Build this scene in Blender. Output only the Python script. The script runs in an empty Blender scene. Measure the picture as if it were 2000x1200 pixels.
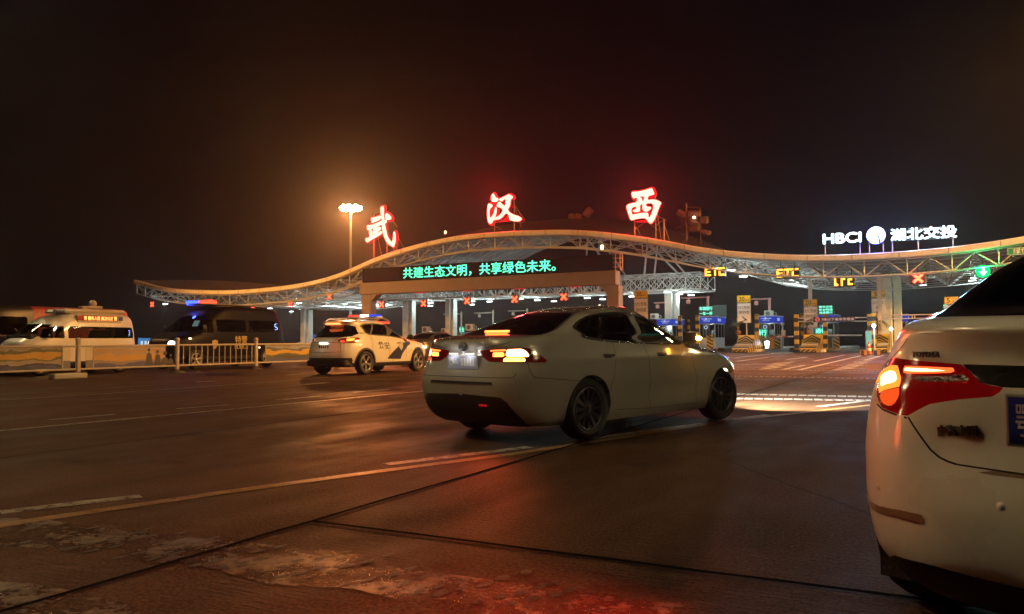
import bpy, bmesh, math, random
import numpy as np
from mathutils import Vector, Matrix, noise
random.seed(7); np.random.seed(7)
S = bpy.context.scene
C = S.collection
# ------------------------------------------------------------------ camera, sky, exposure
FPX = 1566.4; PITCH = math.atan((664.5-600)/FPX); ROLL = .00607; CAMH = 1.02; TH = .4897
cd = bpy.data.cameras.new('camera'); cam = bpy.data.objects.new('camera', cd); C.objects.link(cam)
cd.sensor_width = 36; cd.lens = FPX/2000*36; cd.clip_start = .05; cd.clip_end = 4000
cam.matrix_world = Matrix.Translation((0, 0, CAMH)) @ Matrix.Rotation(math.pi/2+PITCH, 4, 'X') @ Matrix.Rotation(-ROLL, 4, 'Z')
S.camera = cam
W = bpy.data.worlds.new('World'); S.world = W; W.use_nodes = True
bgn = W.node_tree.nodes['Background']; bgn.inputs[0].default_value = (.0022, .0013, .0015, 1); bgn.inputs[1].default_value = 1
S.view_settings.view_transform = 'Standard'; S.view_settings.look = 'None'; S.view_settings.exposure = 0; S.view_settings.gamma = 1
S.render.engine = 'CYCLES'
S.cycles.use_denoising = True; S.cycles.max_bounces = 7; S.cycles.transparent_max_bounces = 12; S.cycles.volume_bounces = 0
S.cycles.sample_clamp_indirect = 4; S.cycles.caustics_reflective = False; S.cycles.caustics_refractive = False
S.cycles.use_light_tree = True
# ------------------------------------------------------------------ frame of the toll plaza: a = across the lanes (to the right), b = along the lanes
U2 = np.array([math.sin(TH), math.cos(TH)]); V2 = np.array([math.cos(TH), -math.sin(TH)])
def AB(a, b, z=0): p = a*V2+b*U2; return Vector((p[0], p[1], z))
def ray(x, y):
    dx, dy = x-1000, y-600; r = ROLL
    xr = dx*math.cos(r)-dy*math.sin(r); yr = dx*math.sin(r)+dy*math.cos(r)
    return np.array([xr, yr*math.sin(PITCH)+FPX*math.cos(PITCH), -yr*math.cos(PITCH)+FPX*math.sin(PITCH)])
def atb(x, y, b):
    r = ray(x, y); t = b/(r[:2]@U2); P = r*t; return float(P[:2]@V2), float(P[2]+CAMH)
def atz(x, y, z):
    r = ray(x, y); t = (z-CAMH)/r[2]; P = r*t; return float(P[:2]@V2), float(P[:2]@U2)
def gnd(x, y):
    r = ray(x, y); t = -CAMH/r[2]; P = r*t; return float(P[0]), float(P[1])
def gab(x, y):
    X, Y = gnd(x, y); p = np.array([X, Y]); return float(p@V2), float(p@U2)
# ------------------------------------------------------------------ materials
MATS = {}
def _nt(name):
    m = bpy.data.materials.new(name); m.use_nodes = True; nt = m.node_tree; nt.nodes.clear()
    o = nt.nodes.new('ShaderNodeOutputMaterial'); return m, nt, o
def mat(name, col, rough=.5, metal=0, var=.12, scale=6, bump=0, coat=0, spec=.5, bscale=None, coord='Object', rvar=0, dirt=None):
    if name in MATS: return MATS[name]
    m, nt, o = _nt(name); N = nt.nodes; L = nt.links
    p = N.new('ShaderNodeBsdfPrincipled'); L.new(p.outputs[0], o.inputs[0])
    p.inputs['Roughness'].default_value = rough; p.inputs['Metallic'].default_value = metal
    p.inputs['Coat Weight'].default_value = coat; p.inputs['Coat Roughness'].default_value = .06
    p.inputs['Specular IOR Level'].default_value = spec
    tc = N.new('ShaderNodeTexCoord'); nz = N.new('ShaderNodeTexNoise'); nz.inputs['Scale'].default_value = scale; nz.inputs['Detail'].default_value = 5
    L.new(tc.outputs[coord], nz.inputs['Vector'])
    mx = N.new('ShaderNodeMix'); mx.data_type = 'RGBA'
    mx.inputs[6].default_value = tuple(max(0, c*(1-var)) for c in col)+(1,)
    mx.inputs[7].default_value = tuple(min(1, c*(1+var)) for c in col)+(1,)
    L.new(nz.outputs[0], mx.inputs[0]); src = mx.outputs[2]
    if dirt:
        n2 = N.new('ShaderNodeTexNoise'); n2.inputs['Scale'].default_value = dirt[1]; n2.inputs['Detail'].default_value = 6; n2.inputs['Roughness'].default_value = .7
        L.new(tc.outputs[coord], n2.inputs['Vector'])
        rp = N.new('ShaderNodeValToRGB'); rp.color_ramp.elements[0].position = .5; rp.color_ramp.elements[1].position = .72
        L.new(n2.outputs[0], rp.inputs[0]); m2 = N.new('ShaderNodeMix'); m2.data_type = 'RGBA'
        L.new(rp.outputs[0], m2.inputs[0]); L.new(src, m2.inputs[6]); m2.inputs[7].default_value = tuple(dirt[0])+(1,); src = m2.outputs[2]
    L.new(src, p.inputs['Base Color'])
    if rvar:
        mr = N.new('ShaderNodeMapRange'); mr.inputs[1].default_value = .3; mr.inputs[2].default_value = .7
        mr.inputs[3].default_value = max(.02, rough-rvar); mr.inputs[4].default_value = min(1, rough+rvar)
        L.new(nz.outputs[0], mr.inputs[0]); L.new(mr.outputs[0], p.inputs['Roughness'])
    if bump:
        nb = N.new('ShaderNodeTexNoise'); nb.inputs['Scale'].default_value = bscale or scale*8; nb.inputs['Detail'].default_value = 4
        L.new(tc.outputs[coord], nb.inputs['Vector'])
        b = N.new('ShaderNodeBump'); b.inputs['Strength'].default_value = bump; b.inputs['Distance'].default_value = .02
        L.new(nb.outputs[0], b.inputs['Height']); L.new(b.outputs[0], p.inputs['Normal'])
    MATS[name] = m; return m
def emit(name, col, k, sample=True):
    if name in MATS: return MATS[name]
    m, nt, o = _nt(name); e = nt.nodes.new('ShaderNodeEmission'); e.inputs[0].default_value = tuple(col)+(1,); e.inputs[1].default_value = k
    nt.links.new(e.outputs[0], o.inputs[0])
    if not sample: m.cycles.emission_sampling = 'NONE'
    MATS[name] = m; return m
def glass(name, tint, refl=.5):
    if name in MATS: return MATS[name]
    m, nt, o = _nt(name); N = nt.nodes; L = nt.links
    t = N.new('ShaderNodeBsdfTransparent'); t.inputs[0].default_value = tuple(tint)+(1,)
    g = N.new('ShaderNodeBsdfGlossy'); g.inputs[1].default_value = .03; g.inputs[0].default_value = (.9, .9, .9, 1)
    f = N.new('ShaderNodeFresnel'); f.inputs[0].default_value = 1.5
    mm = N.new('ShaderNodeMath'); mm.operation = 'MULTIPLY'; mm.inputs[1].default_value = refl*2; mm.use_clamp = True
    L.new(f.outputs[0], mm.inputs[0]); mx = N.new('ShaderNodeMixShader'); L.new(mm.outputs[0], mx.inputs[0])
    L.new(t.outputs[0], mx.inputs[1]); L.new(g.outputs[0], mx.inputs[2]); L.new(mx.outputs[0], o.inputs[0])
    MATS[name] = m; return m
def stripes(name, c1, c2, period, direction=(1, 0, 1), rough=.5, duty=.5, warp=0):
    """procedural painted stripes across a direction in object space"""
    if name in MATS: return MATS[name]
    m, nt, o = _nt(name); N = nt.nodes; L = nt.links
    p = N.new('ShaderNodeBsdfPrincipled'); p.inputs['Roughness'].default_value = rough; L.new(p.outputs[0], o.inputs[0])
    tc = N.new('ShaderNodeTexCoord'); dt = N.new('ShaderNodeVectorMath'); dt.operation = 'DOT_PRODUCT'; dt.inputs[1].default_value = direction
    L.new(tc.outputs['Object'], dt.inputs[0])
    dv = N.new('ShaderNodeMath'); dv.operation = 'DIVIDE'; dv.inputs[1].default_value = period; L.new(dt.outputs['Value'], dv.inputs[0])
    fr = N.new('ShaderNodeMath'); fr.operation = 'FRACT'; L.new(dv.outputs[0], fr.inputs[0])
    gt = N.new('ShaderNodeMath'); gt.operation = 'GREATER_THAN'; gt.inputs[1].default_value = duty; L.new(fr.outputs[0], gt.inputs[0])
    nz = N.new('ShaderNodeTexNoise'); nz.inputs['Scale'].default_value = 4; nz.inputs['Detail'].default_value = 6; L.new(tc.outputs['Object'], nz.inputs['Vector'])
    mx = N.new('ShaderNodeMix'); mx.data_type = 'RGBA'; mx.inputs[6].default_value = tuple(c1)+(1,); mx.inputs[7].default_value = tuple(c2)+(1,); L.new(gt.outputs[0], mx.inputs[0])
    m2 = N.new('ShaderNodeMix'); m2.data_type = 'RGBA'; m2.blend_type = 'MULTIPLY'; m2.inputs[0].default_value = .5
    L.new(mx.outputs[2], m2.inputs[6]); L.new(nz.outputs[0], m2.inputs[7]); L.new(m2.outputs[2], p.inputs['Base Color'])
    MATS[name] = m; return m
# ------------------------------------------------------------------ mesh builder
class MB:
    def __init__(s): s.v = []; s.f = []; s.m = []; s.s = []
    def add(s, vs, fs, mi=0, smooth=False):
        o = len(s.v); s.v += [tuple(map(float, q)) for q in vs]
        for f in fs: s.f.append([o+i for i in f]); s.m.append(mi); s.s.append(smooth)
        return s
    def box(s, c, d, mi=0, rz=0, M=None, bev=0):
        x, y, z = d[0]/2, d[1]/2, d[2]/2
        if bev:
            b = min(bev, x*.9, y*.9, z*.9); ring = []
            for zz, k in ((-z, b), (-z+b, 0), (z-b, 0), (z, b)):
                xx, yy = x-k, y-k; ring.append([(-xx, -yy+b*(k == 0)*1, zz), (-xx+b*(k == 0), -yy, zz), (xx-b*(k == 0), -yy, zz), (xx, -yy+b*(k == 0), zz), (xx, yy-b*(k == 0), zz), (xx-b*(k == 0), yy, zz), (-xx+b*(k == 0), yy, zz), (-xx, yy-b*(k == 0), zz)])
            vs = [q for r in ring for q in r]; fs = []
            for i in range(3):
                for j in range(8): fs.append((i*8+j, i*8+(j+1) % 8, i*8+8+(j+1) % 8, i*8+8+j))
            fs += [tuple(range(7, -1, -1)), tuple(range(24, 32))]
        else:
            vs = [(-x, -y, -z), (x, -y, -z), (x, y, -z), (-x, y, -z), (-x, -y, z), (x, -y, z), (x, y, z), (-x, y, z)]
            fs = [(3, 2, 1, 0), (4, 5, 6, 7), (0, 1, 5, 4), (1, 2, 6, 5), (2, 3, 7, 6), (3, 0, 4, 7)]
        R = M if M is not None else Matrix.Rotation(rz, 4, 'Z'); R = Matrix.Translation(c) @ R
        return s.add([R @ Vector(q) for q in vs], fs, mi)
    def tube(s, p, q, r, n=8, mi=0, r2=None, cap=True, smooth=True):
        p = Vector(p); q = Vector(q); d = (q-p)
        if d.length < 1e-6: return s
        d.normalize(); a = d.orthogonal().normalized(); b = d.cross(a); r2 = r if r2 is None else r2; vs = []
        for k, (c, rr) in enumerate(((p, r), (q, r2))):
            for i in range(n): t = 2*math.pi*i/n; vs.append(c+a*rr*math.cos(t)+b*rr*math.sin(t))
        s.add(vs, [(i, (i+1) % n, n+(i+1) % n, n+i) for i in range(n)], mi, smooth)
        if cap: s.add(vs, [tuple(range(n-1, -1, -1)), tuple(range(n, 2*n))], mi)
        return s
    def path(s, pts, r, n=8, mi=0):
        for p, q in zip(pts[:-1], pts[1:]): s.tube(p, q, r, n, mi)
        return s
    def lathe(s, prof, n=24, M=None, mi=0, smooth=True, closed=False):
        M = M or Matrix.Identity(4); vs = []
        for r, z in prof:
            for i in range(n): t = 2*math.pi*i/n; vs.append(M @ Vector((r*math.cos(t), r*math.sin(t), z)))
        k = len(prof); fs = []
        for j in range(k-1 if not closed else k):
            j2 = (j+1) % k
            for i in range(n): fs.append((j*n+i, j*n+(i+1) % n, j2*n+(i+1) % n, j2*n+i))
        return s.add(vs, fs, mi, smooth)
    def sphere(s, c, r, n=12, mi=0, sc=(1, 1, 1)):
        prof = [(max(1e-4, r*math.sin(math.pi*i/n)), -r*math.cos(math.pi*i/n)) for i in range(n+1)]
        return s.lathe(prof, n*2, Matrix.Translation(c) @ Matrix.Diagonal((*sc, 1)), mi)
    def prism(s, poly, axis, lo, hi, mi=0, M=None):
        """poly: 2D points; axis 0: poly=(y,z); 1: poly=(x,z); 2: poly=(x,y)"""
        n = len(poly); vs = []
        for w in (lo, hi):
            for (a, b) in poly: vs.append({0: (w, a, b), 1: (a, w, b), 2: (a, b, w)}[axis])
        if M is not None: vs = [M @ Vector(q) for q in vs]
        fs = [(i, (i+1) % n, n+(i+1) % n, n+i) for i in range(n)]+[tuple(range(n-1, -1, -1)), tuple(range(n, 2*n))]
        return s.add(vs, fs, mi)
    def quad(s, a, b, c, d, mi=0): return s.add([a, b, c, d], [(0, 1, 2, 3)], mi)
    def build(s, name, mats, parent=None, smooth=None, fixn=True):
        me = bpy.data.meshes.new(name); me.from_pydata(s.v, [], s.f)
        for m in (mats if isinstance(mats, (list, tuple)) else [mats]): me.materials.append(m)
        me.polygons.foreach_set('material_index', s.m)
        me.polygons.foreach_set('use_smooth', [bool(x) if smooth is None else smooth for x in s.s])
        if fixn:
            bm = bmesh.new(); bm.from_mesh(me); bmesh.ops.recalc_face_normals(bm, faces=bm.faces); bm.to_mesh(me); bm.free()
        me.update(); o = bpy.data.objects.new(name, me); C.objects.link(o)
        if parent: o.parent = parent
        return o
def tag(o, label=None, cat=None, group=None, kind=None):
    if label: o['label'] = label
    if cat: o['category'] = cat
    if group: o['group'] = group
    if kind: o['kind'] = kind
    return o
def thing(name, loc, label, cat, rz=0, group=None):
    o = bpy.data.objects.new(name, None); C.objects.link(o); o.location = loc; o.rotation_euler = (0, 0, rz); o.empty_display_size = .3
    return tag(o, label, cat, group)
def dup(root, loc=None, rz=None, label=None, group=None):
    def rec(o, par):
        c = o.copy(); C.objects.link(c)
        if par: c.parent = par
        for ch in list(o.children): rec(ch, c)
        return c
    r = rec(root, None)
    if loc is not None: r.location = loc
    if rz is not None: r.rotation_euler = (0, 0, rz)
    if label: r['label'] = label
    if group: r['group'] = group
    return r
def struct(o): o['kind'] = 'structure'; return o
_dg = None
def text_mesh(txt, size=1, bold=0, ext=.01, align='CENTER', sx=1, res=3):
    cu = bpy.data.curves.new('lettering', 'FONT'); cu.body = txt; cu.size = size; cu.offset = bold; cu.extrude = ext; cu.align_x = align; cu.align_y = 'CENTER'; cu.resolution_u = res
    o = bpy.data.objects.new('lettering', cu); C.objects.link(o); dg = bpy.context.evaluated_depsgraph_get()
    me = bpy.data.meshes.new_from_object(o.evaluated_get(dg)); bpy.data.objects.remove(o); bpy.data.curves.remove(cu)
    v = [tuple(q.co) for q in me.vertices]; f = [list(q.vertices) for q in me.polygons]; bpy.data.meshes.remove(me)
    return v, f
def add_text(mb, txt, size, M, mi=0, bold=0, ext=.01, align='CENTER', sx=1, fit=None):
    """M maps text space (x right, y up, z out of the face)"""
    v, f = text_mesh(txt, size, 0, ext, align)
    if not v: return
    if bold:  # heavier strokes: the same outline laid a few times with small shifts
        k_ = bold/.1*size*.1 if size != 1 else bold; v0, f0 = v, f; v, f = [], []; offs_ = [(0, 0), (k_, 0), (-k_, 0), (0, k_), (0, -k_)]
        for i_, (dx, dy) in enumerate(offs_): o_ = len(v); v += [(q[0]+dx, q[1]+dy, q[2]+.0004*i_*(1 if q[2] > 0 else -1)) for q in v0]; f += [[o_+j for j in g] for g in f0]
    xs = [q[0] for q in v]; ys = [q[1] for q in v]
    if fit:
        w = max(xs)-min(xs); h = max(ys)-min(ys); cx = (max(xs)+min(xs))/2; cy = (max(ys)+min(ys))/2
        v = [((q[0]-cx)*fit[0]/w, (q[1]-cy)*(fit[1] or h*fit[0]/w)/h if not fit[1] else (q[1]-cy)*fit[1]/h, q[2]) for q in v]
    mb.add([M @ Vector((q[0]*sx, q[1], q[2])) for q in v], f, mi)
def poly_mesh(loops, ext, off=0):
    cu = bpy.data.curves.new('outline', 'CURVE'); cu.dimensions = '2D'; cu.fill_mode = 'BOTH'; cu.extrude = ext; cu.offset = off
    for lp in loops:
        sp = cu.splines.new('POLY'); sp.points.add(len(lp)-1); sp.use_cyclic_u = True
        for p, q in zip(sp.points, lp): p.co = (q[0], q[1], 0, 1)
    o = bpy.data.objects.new('outline', cu); C.objects.link(o); dg = bpy.context.evaluated_depsgraph_get()
    me = bpy.data.meshes.new_from_object(o.evaluated_get(dg)); bpy.data.objects.remove(o); bpy.data.curves.remove(cu)
    v = [tuple(q.co) for q in me.vertices]; f = [list(q.vertices) for q in me.polygons]; bpy.data.meshes.remove(me)
    return v, f
def smooth_loop(pts, sub=4):
    n = len(pts); out = []
    for i in range(n):
        p0, p1, p2, p3 = (np.array(pts[(i+k-1) % n], float) for k in range(4))
        for j in range(sub):
            t = j/sub; out.append(tuple(.5*((2*p1)+(-p0+p2)*t+(2*p0-5*p1+4*p2-p3)*t*t+(-p0+3*p1-3*p2+p3)*t**3)))
    return out
def FACE(x, y, z, rz=0):  # text frame on a vertical face looking towards local -Y
    return Matrix.Translation((x, y, z)) @ Matrix.Rotation(rz, 4, 'Z') @ Matrix.Rotation(math.pi/2, 4, 'X')
def lamp_light(name, kind, loc, power, col, parent=None, size=.1, **k):
    l = bpy.data.lights.new(name, kind); l.energy = power; l.color = col
    if kind in ('POINT', 'SPOT'): l.shadow_soft_size = size
    if kind == 'AREA': l.size = size
    for a, b in k.items(): setattr(l, a, b)
    o = bpy.data.objects.new(name, l); C.objects.link(o); o.location = loc
    if parent: o.parent = parent
    return o
SODIUM = (1, .50, .15)
# ================================================================== GROUND
def ground_mat():
    m, nt, o = _nt('wet_concrete'); N = nt.nodes; L = nt.links
    p = N.new('ShaderNodeBsdfPrincipled'); L.new(p.outputs[0], o.inputs[0]); p.inputs['Specular IOR Level'].default_value = .12
    tc = N.new('ShaderNodeTexCoord'); mp = N.new('ShaderNodeMapping'); mp.inputs['Rotation'].default_value = (0, 0, TH); L.new(tc.outputs['Object'], mp.inputs[0])
    def nz(sc, det=5, st=None):
        n = N.new('ShaderNodeTexNoise'); n.inputs['Scale'].default_value = sc; n.inputs['Detail'].default_value = det
        if st:
            q = N.new('ShaderNodeMapping'); q.inputs['Scale'].default_value = st; L.new(mp.outputs[0], q.inputs[0]); L.new(q.outputs[0], n.inputs['Vector'])
        else: L.new(mp.outputs[0], n.inputs['Vector'])
        return n
    big = nz(.22, 6); mid = nz(1.6, 7, (1, .35, 1)); fine = nz(55, 3); groove = nz(14, 4, (.35, 3.2, 1))
    cr = N.new('ShaderNodeValToRGB'); e = cr.color_ramp.elements; e[0].position = .3; e[0].color = (.048, .022, .010, 1); e[1].position = .72; e[1].color = (.102, .050, .023, 1)
    ad = N.new('ShaderNodeMix'); ad.data_type = 'FLOAT'; ad.inputs[0].default_value = .5; L.new(big.outputs[0], ad.inputs[2]); L.new(mid.outputs[0], ad.inputs[3]); L.new(ad.outputs[0], cr.inputs[0])
    def mult(src, fac_out, lo, hi, p0, p1):
        r = N.new('ShaderNodeValToRGB'); r.color_ramp.elements[0].position = p0; r.color_ramp.elements[0].color = (lo, lo, lo, 1); r.color_ramp.elements[1].position = p1; r.color_ramp.elements[1].color = (hi, hi, hi, 1); L.new(fac_out, r.inputs[0])
        m_ = N.new('ShaderNodeMix'); m_.data_type = 'RGBA'; m_.blend_type = 'MULTIPLY'; m_.inputs[0].default_value = 1; L.new(src, m_.inputs[6]); L.new(r.outputs[0], m_.inputs[7]); return m_.outputs[2]
    grit = nz(130, 2); lane = nz(1.3, 4, (1, .06, 1)); stain = nz(.9, 5)
    vo = N.new('ShaderNodeTexVoronoi'); vo.feature = 'DISTANCE_TO_EDGE'; vo.inputs['Scale'].default_value = .22; wz = nz(3, 4); wm = N.new('ShaderNodeMix'); wm.data_type = 'RGBA'; wm.inputs[0].default_value = .12; L.new(mp.outputs[0], wm.inputs[6]); L.new(wz.outputs[1], wm.inputs[7]); L.new(wm.outputs[2], vo.inputs['Vector'])
    col = mult(cr.outputs[0], fine.outputs[0], .38, 1.35, .36, .66); col = mult(col, grit.outputs[0], .62, 1.5, .35, .72); col = mult(col, lane.outputs[0], .72, 1.18, .38, .62); col = mult(col, stain.outputs[0], .62, 1.0, .28, .40); col = mult(col, vo.outputs[0], .25, 1.0, .0, .0035)
    L.new(col, p.inputs['Base Color'])
    rr = N.new('ShaderNodeMapRange'); rr.inputs[1].default_value = .38; rr.inputs[2].default_value = .62; rr.inputs[3].default_value = .46; rr.inputs[4].default_value = .8
    mg = N.new('ShaderNodeMix'); mg.data_type = 'FLOAT'; mg.inputs[0].default_value = .6; L.new(big.outputs[0], mg.inputs[2]); L.new(mid.outputs[0], mg.inputs[3])
    L.new(mg.outputs[0], rr.inputs[0]); L.new(rr.outputs[0], p.inputs['Roughness'])
    b1 = N.new('ShaderNodeBump'); b1.inputs['Strength'].default_value = .5; b1.inputs['Distance'].default_value = .012; L.new(groove.outputs[0], b1.inputs['Height'])
    b2 = N.new('ShaderNodeBump'); b2.inputs['Strength'].default_value = .7; b2.inputs['Distance'].default_value = .006; L.new(fine.outputs[0], b2.inputs['Height']); L.new(b1.outputs[0], b2.inputs['Normal'])
    L.new(b2.outputs[0], p.inputs['Normal']); return m
def paint_mat(name, col, wear=.5, sc=7, holes=False):
    """road paint that has worn through to the concrete; dimpled"""
    m, nt, o = _nt(name); N = nt.nodes; L = nt.links
    p = N.new('ShaderNodeBsdfPrincipled'); tc = N.new('ShaderNodeTexCoord')
    n1 = N.new('ShaderNodeTexNoise'); n1.inputs['Scale'].default_value = sc; n1.inputs['Detail'].default_value = 8; n1.inputs['Roughness'].default_value = .72; L.new(tc.outputs['Object'], n1.inputs['Vector'])
    cr = N.new('ShaderNodeValToRGB'); e = cr.color_ramp.elements; e[0].position = wear-.1; e[0].color = (1, 1, 1, 1); e[1].position = wear+.06; e[1].color = (0, 0, 0, 1); L.new(n1.outputs[0], cr.inputs[0])
    mx = N.new('ShaderNodeMix'); mx.data_type = 'RGBA'; mx.inputs[6].default_value = tuple(col)+(1,); mx.inputs[7].default_value = tuple(c*.35+.03 for c in col)+(1,)
    iv = N.new('ShaderNodeMath'); iv.operation = 'SUBTRACT'; iv.inputs[0].default_value = 1; L.new(cr.outputs[0], iv.inputs[1]); L.new(iv.outputs[0], mx.inputs[0])
    L.new(mx.outputs[2], p.inputs['Base Color']); p.inputs['Roughness'].default_value = .42
    b = N.new('ShaderNodeBump'); b.inputs['Strength'].default_value = .35; b.inputs['Distance'].default_value = .008; L.new(n1.outputs[0], b.inputs['Height']); L.new(b.outputs[0], p.inputs['Normal'])
    if holes:  # gone where the wear reaches the concrete
        tr = N.new('ShaderNodeBsdfTransparent'); ms = N.new('ShaderNodeMixShader'); n2 = N.new('ShaderNodeTexNoise'); n2.inputs['Scale'].default_value = holes[0]; n2.inputs['Detail'].default_value = 10; n2.inputs['Roughness'].default_value = .78; L.new(tc.outputs['Object'], n2.inputs['Vector'])
        c2 = N.new('ShaderNodeValToRGB'); c2.color_ramp.elements[0].position = holes[1]; c2.color_ramp.elements[1].position = holes[2]; L.new(n2.outputs[0], c2.inputs[0]); L.new(c2.outputs[0], ms.inputs[0]); L.new(p.outputs[0], ms.inputs[1]); L.new(tr.outputs[0], ms.inputs[2]); L.new(ms.outputs[0], o.inputs[0])
    else: L.new(p.outputs[0], o.inputs[0])
    MATS[name] = m; return m
g = MB(); nx = 40
xs = [-1500, -400, -120]+[-80+4*i for i in range(41)]+[120, 400, 1500]; ys = [-300, -60]+[-12+4*i for i in range(34)]+[160, 300, 1800]
g.add([(x, y, 0) for y in ys for x in xs], [(j*len(xs)+i, j*len(xs)+i+1, (j+1)*len(xs)+i+1, (j+1)*len(xs)+i) for j in range(len(ys)-1) for i in range(len(xs)-1)])
struct(g.build('road', ground_mat()))
WHITE = paint_mat('worn_white_paint', (.42, .39, .34), .52, 16, (7, .5, .68)); YELLOW = paint_mat('worn_yellow_paint', (.34, .17, .03), .52, 16, (7, .56, .74)); OLDWHITE = paint_mat('old_white_paint', (.20, .135, .085), .50, 14, (2.2, .42, .58))
SEAM = mat('joint_sealant', (.004, .0035, .003), .95, spec=.02)
def strip(pts, w, z=.004, mb=None):
    """flat ribbon on the road along world xy points"""
    mb = mb or MB(); P = [np.array(p, float) for p in pts]; L = []; R = []
    for i, p in enumerate(P):
        d = P[min(i+1, len(P)-1)]-P[max(i-1, 0)]; d /= np.hypot(*d); n = np.array([-d[1], d[0]])
        L.append((*(p+n*w/2), z)); R.append((*(p-n*w/2), z))
    for i in range(len(P)-1): mb.quad(R[i], R[i+1], L[i+1], L[i])
    return mb
def pxl(*q): return [gnd(*k) for k in q]
def abxy(a, b): p = AB(a, b); return (p.x, p.y)
yl = strip([abxy(*q) for q in [(-4.85, 1.6), (-4.62, 2.8), (-4.3, 3.9), (-3.95, 4.9), (-3.42, 6.3), (-2.95, 7.9), (-2.35, 10.1), (-1.0, 13.2), (.9, 16.8)]], .12, .0045)
struct(yl.build('yellow_lane_marking', YELLOW))
wl = MB()
for a, b in [(((0, 1002), (275, 970))), ((755, 908), (1035, 874)), ((1150, 858), (1500, 811)), ((1600, 795), (1692, 783.5))]:
    strip(pxl(a, b), .13, .0045, wl)
struct(wl.build('dashed_lane_marking', WHITE))
wl2 = strip([abxy(-9.75, 2), abxy(-9.67, 5.4), abxy(-9.45, 9), abxy(-9.2, 13.5), abxy(-9.0, 17)], .12, .0045)
for q in [((95, 821), (225, 810)), ((345, 799), (448, 791)), ((540, 782), (628, 774)), ((690, 767), (760, 761))]: strip(pxl(*q), .11, .0045, wl2)
strip(pxl((-60, 786), (200, 770), (450, 752), (640, 738)), .10, .0045, wl2)
for q in [((560, 733), (600, 730)), ((590, 752), (640, 748)), ((380, 747), (420, 745))]: strip(pxl(*q), .25, .0045, wl2)
struct(wl2.build('white_lane_marking', WHITE))
wl3 = MB()
for q in [((1560, 723.2), (1683, 694.9)), ((1436.8, 699.2), (1540, 688.2)), ((1590, 706), (1650, 693.8)), ((1536, 703), (1576, 698)), ((1690, 704), (1726, 694)), ((1440, 706), (1500, 698.5)), ((1530, 722), (1572, 714))]:
    strip(pxl(*q), .16, .0045, wl3)
for k in range(9):  # chevron hatching before the right island
    strip(pxl((1628+8*k, 723-3.2*k), (1668+7*k, 719.5-3.0*k)), .16, .0045, wl3)
for k in range(4): strip(pxl((1482+9*k, 722-3.6*k), (1524+9*k, 717.5-3.4*k)), .2, .0045, wl3)
struct(wl3.build('plaza_lane_marking', WHITE))
rs = MB()
for (x0, y0, x1, y1, w, n) in [(1390, 734.4, 1715, 740, .22, 29), (1395, 769.5, 1716, 776, .34, 17), (1380, 778, 1712, 783.2, .34, 17), (1440, 721, 1720, 726, .2, 34), (1400, 711, 1700, 715.5, .15, 34)]:
    A = np.array(gab(x0, y0)); B = np.array(gab(x1, y1)); Bm = B*1.0
    for k in range(n):
        t0 = k/n; t1 = (k+(.62 if y0 < 750 else .84))/n; p = A+(Bm-A)*t0; q = A+(Bm-A)*t1; strip([abxy(*p), abxy(*q)], w*random.uniform(.85, 1.1), .0045, rs)
struct(rs.build('rumble_marking', WHITE))
# worn broad marking in the foreground (flat sheet with ragged rim)
def worn_band(up, lo):
    P = pxl(*(up+lo[::-1])); out = []
    for i, p in enumerate(P):
        q = P[(i+1) % len(P)]; n = max(2, int(math.dist(p, q)/.018))
        for k in range(n):
            x = p[0]+(q[0]-p[0])*k/n; y = p[1]+(q[1]-p[1])*k/n; o = noise.noise((x*9, y*9, 3))*.03+noise.noise((x*34, y*34, 7))*.022; out.append((x+o, y-o))
    v, f = poly_mesh([out], 0); return MB().add([(q[0], q[1], .0042) for q in v], f)
wb = worn_band([(-80, 1008), (100, 1018), (250, 1040), (470, 1060), (700, 1084), (770, 1110), (1000, 1140), (1170, 1168), (1340, 1182)], [(-80, 1062), (130, 1075), (250, 1095), (400, 1110), (520, 1142), (690, 1152), (820, 1182), (960, 1215), (1250, 1230)])
struct(wb.build('worn_road_marking', OLDWHITE))
wb2 = worn_band([(-100, 1135), (60, 1140), (160, 1160), (250, 1180), (300, 1215)], [(-100, 1175), (20, 1190), (60, 1210), (120, 1225), (200, 1235)])
struct(wb2.build('worn_road_marking', OLDWHITE))
# dimples worn in rows into the broad band
dm = MB()
for r in range(16):
    x0 = 60+62*r+random.uniform(-14, 14); y0 = 1067+.123*(x0-250)+random.uniform(18, 26)
    for k in range(random.randint(3, 5)):
        x, y = x0+k*random.uniform(36, 46), y0-k*random.uniform(8, 11); p = gnd(x, y); n = 9; a0 = TH+random.uniform(-.2, .2); ra = random.uniform(.022, .042); rb = ra*random.uniform(.45, .8)
        dm.add([(p[0]+ra*math.cos(2*math.pi*i/n)*math.sin(a0)*1.2+rb*math.sin(2*math.pi*i/n)*math.cos(a0), p[1]+ra*math.cos(2*math.pi*i/n)*math.cos(a0)*1.2-rb*math.sin(2*math.pi*i/n)*math.sin(a0), .0062) for i in range(n)], [tuple(range(n))])
struct(dm.build('worn_road_dimples', mat('bare_concrete', (.020, .012, .008), .5, bump=.5)))
jn = MB()
def joint(a0, b0, a1, b1, w=.034):
    n = max(2, int(math.hypot(a1-a0, b1-b0)/.12)); pts = []
    for i in range(n+1):
        t = i/n; o = noise.noise((i*.35, a0, b0))*.012; pts.append(abxy(a0+(a1-a0)*t+o*(abs(b1-b0) > abs(a1-a0)), b0+(b1-b0)*t+o*(abs(a1-a0) > abs(b1-b0))))
    strip(pts, w, .0088, jn)
joint(-3.15, .5, -3.15, 40); joint(-7.35, .5, -7.25, 40, .03); joint(1.1, .3, 1.1, 40); joint(-11.5, 1, -11.5, 45, .012)
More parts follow.
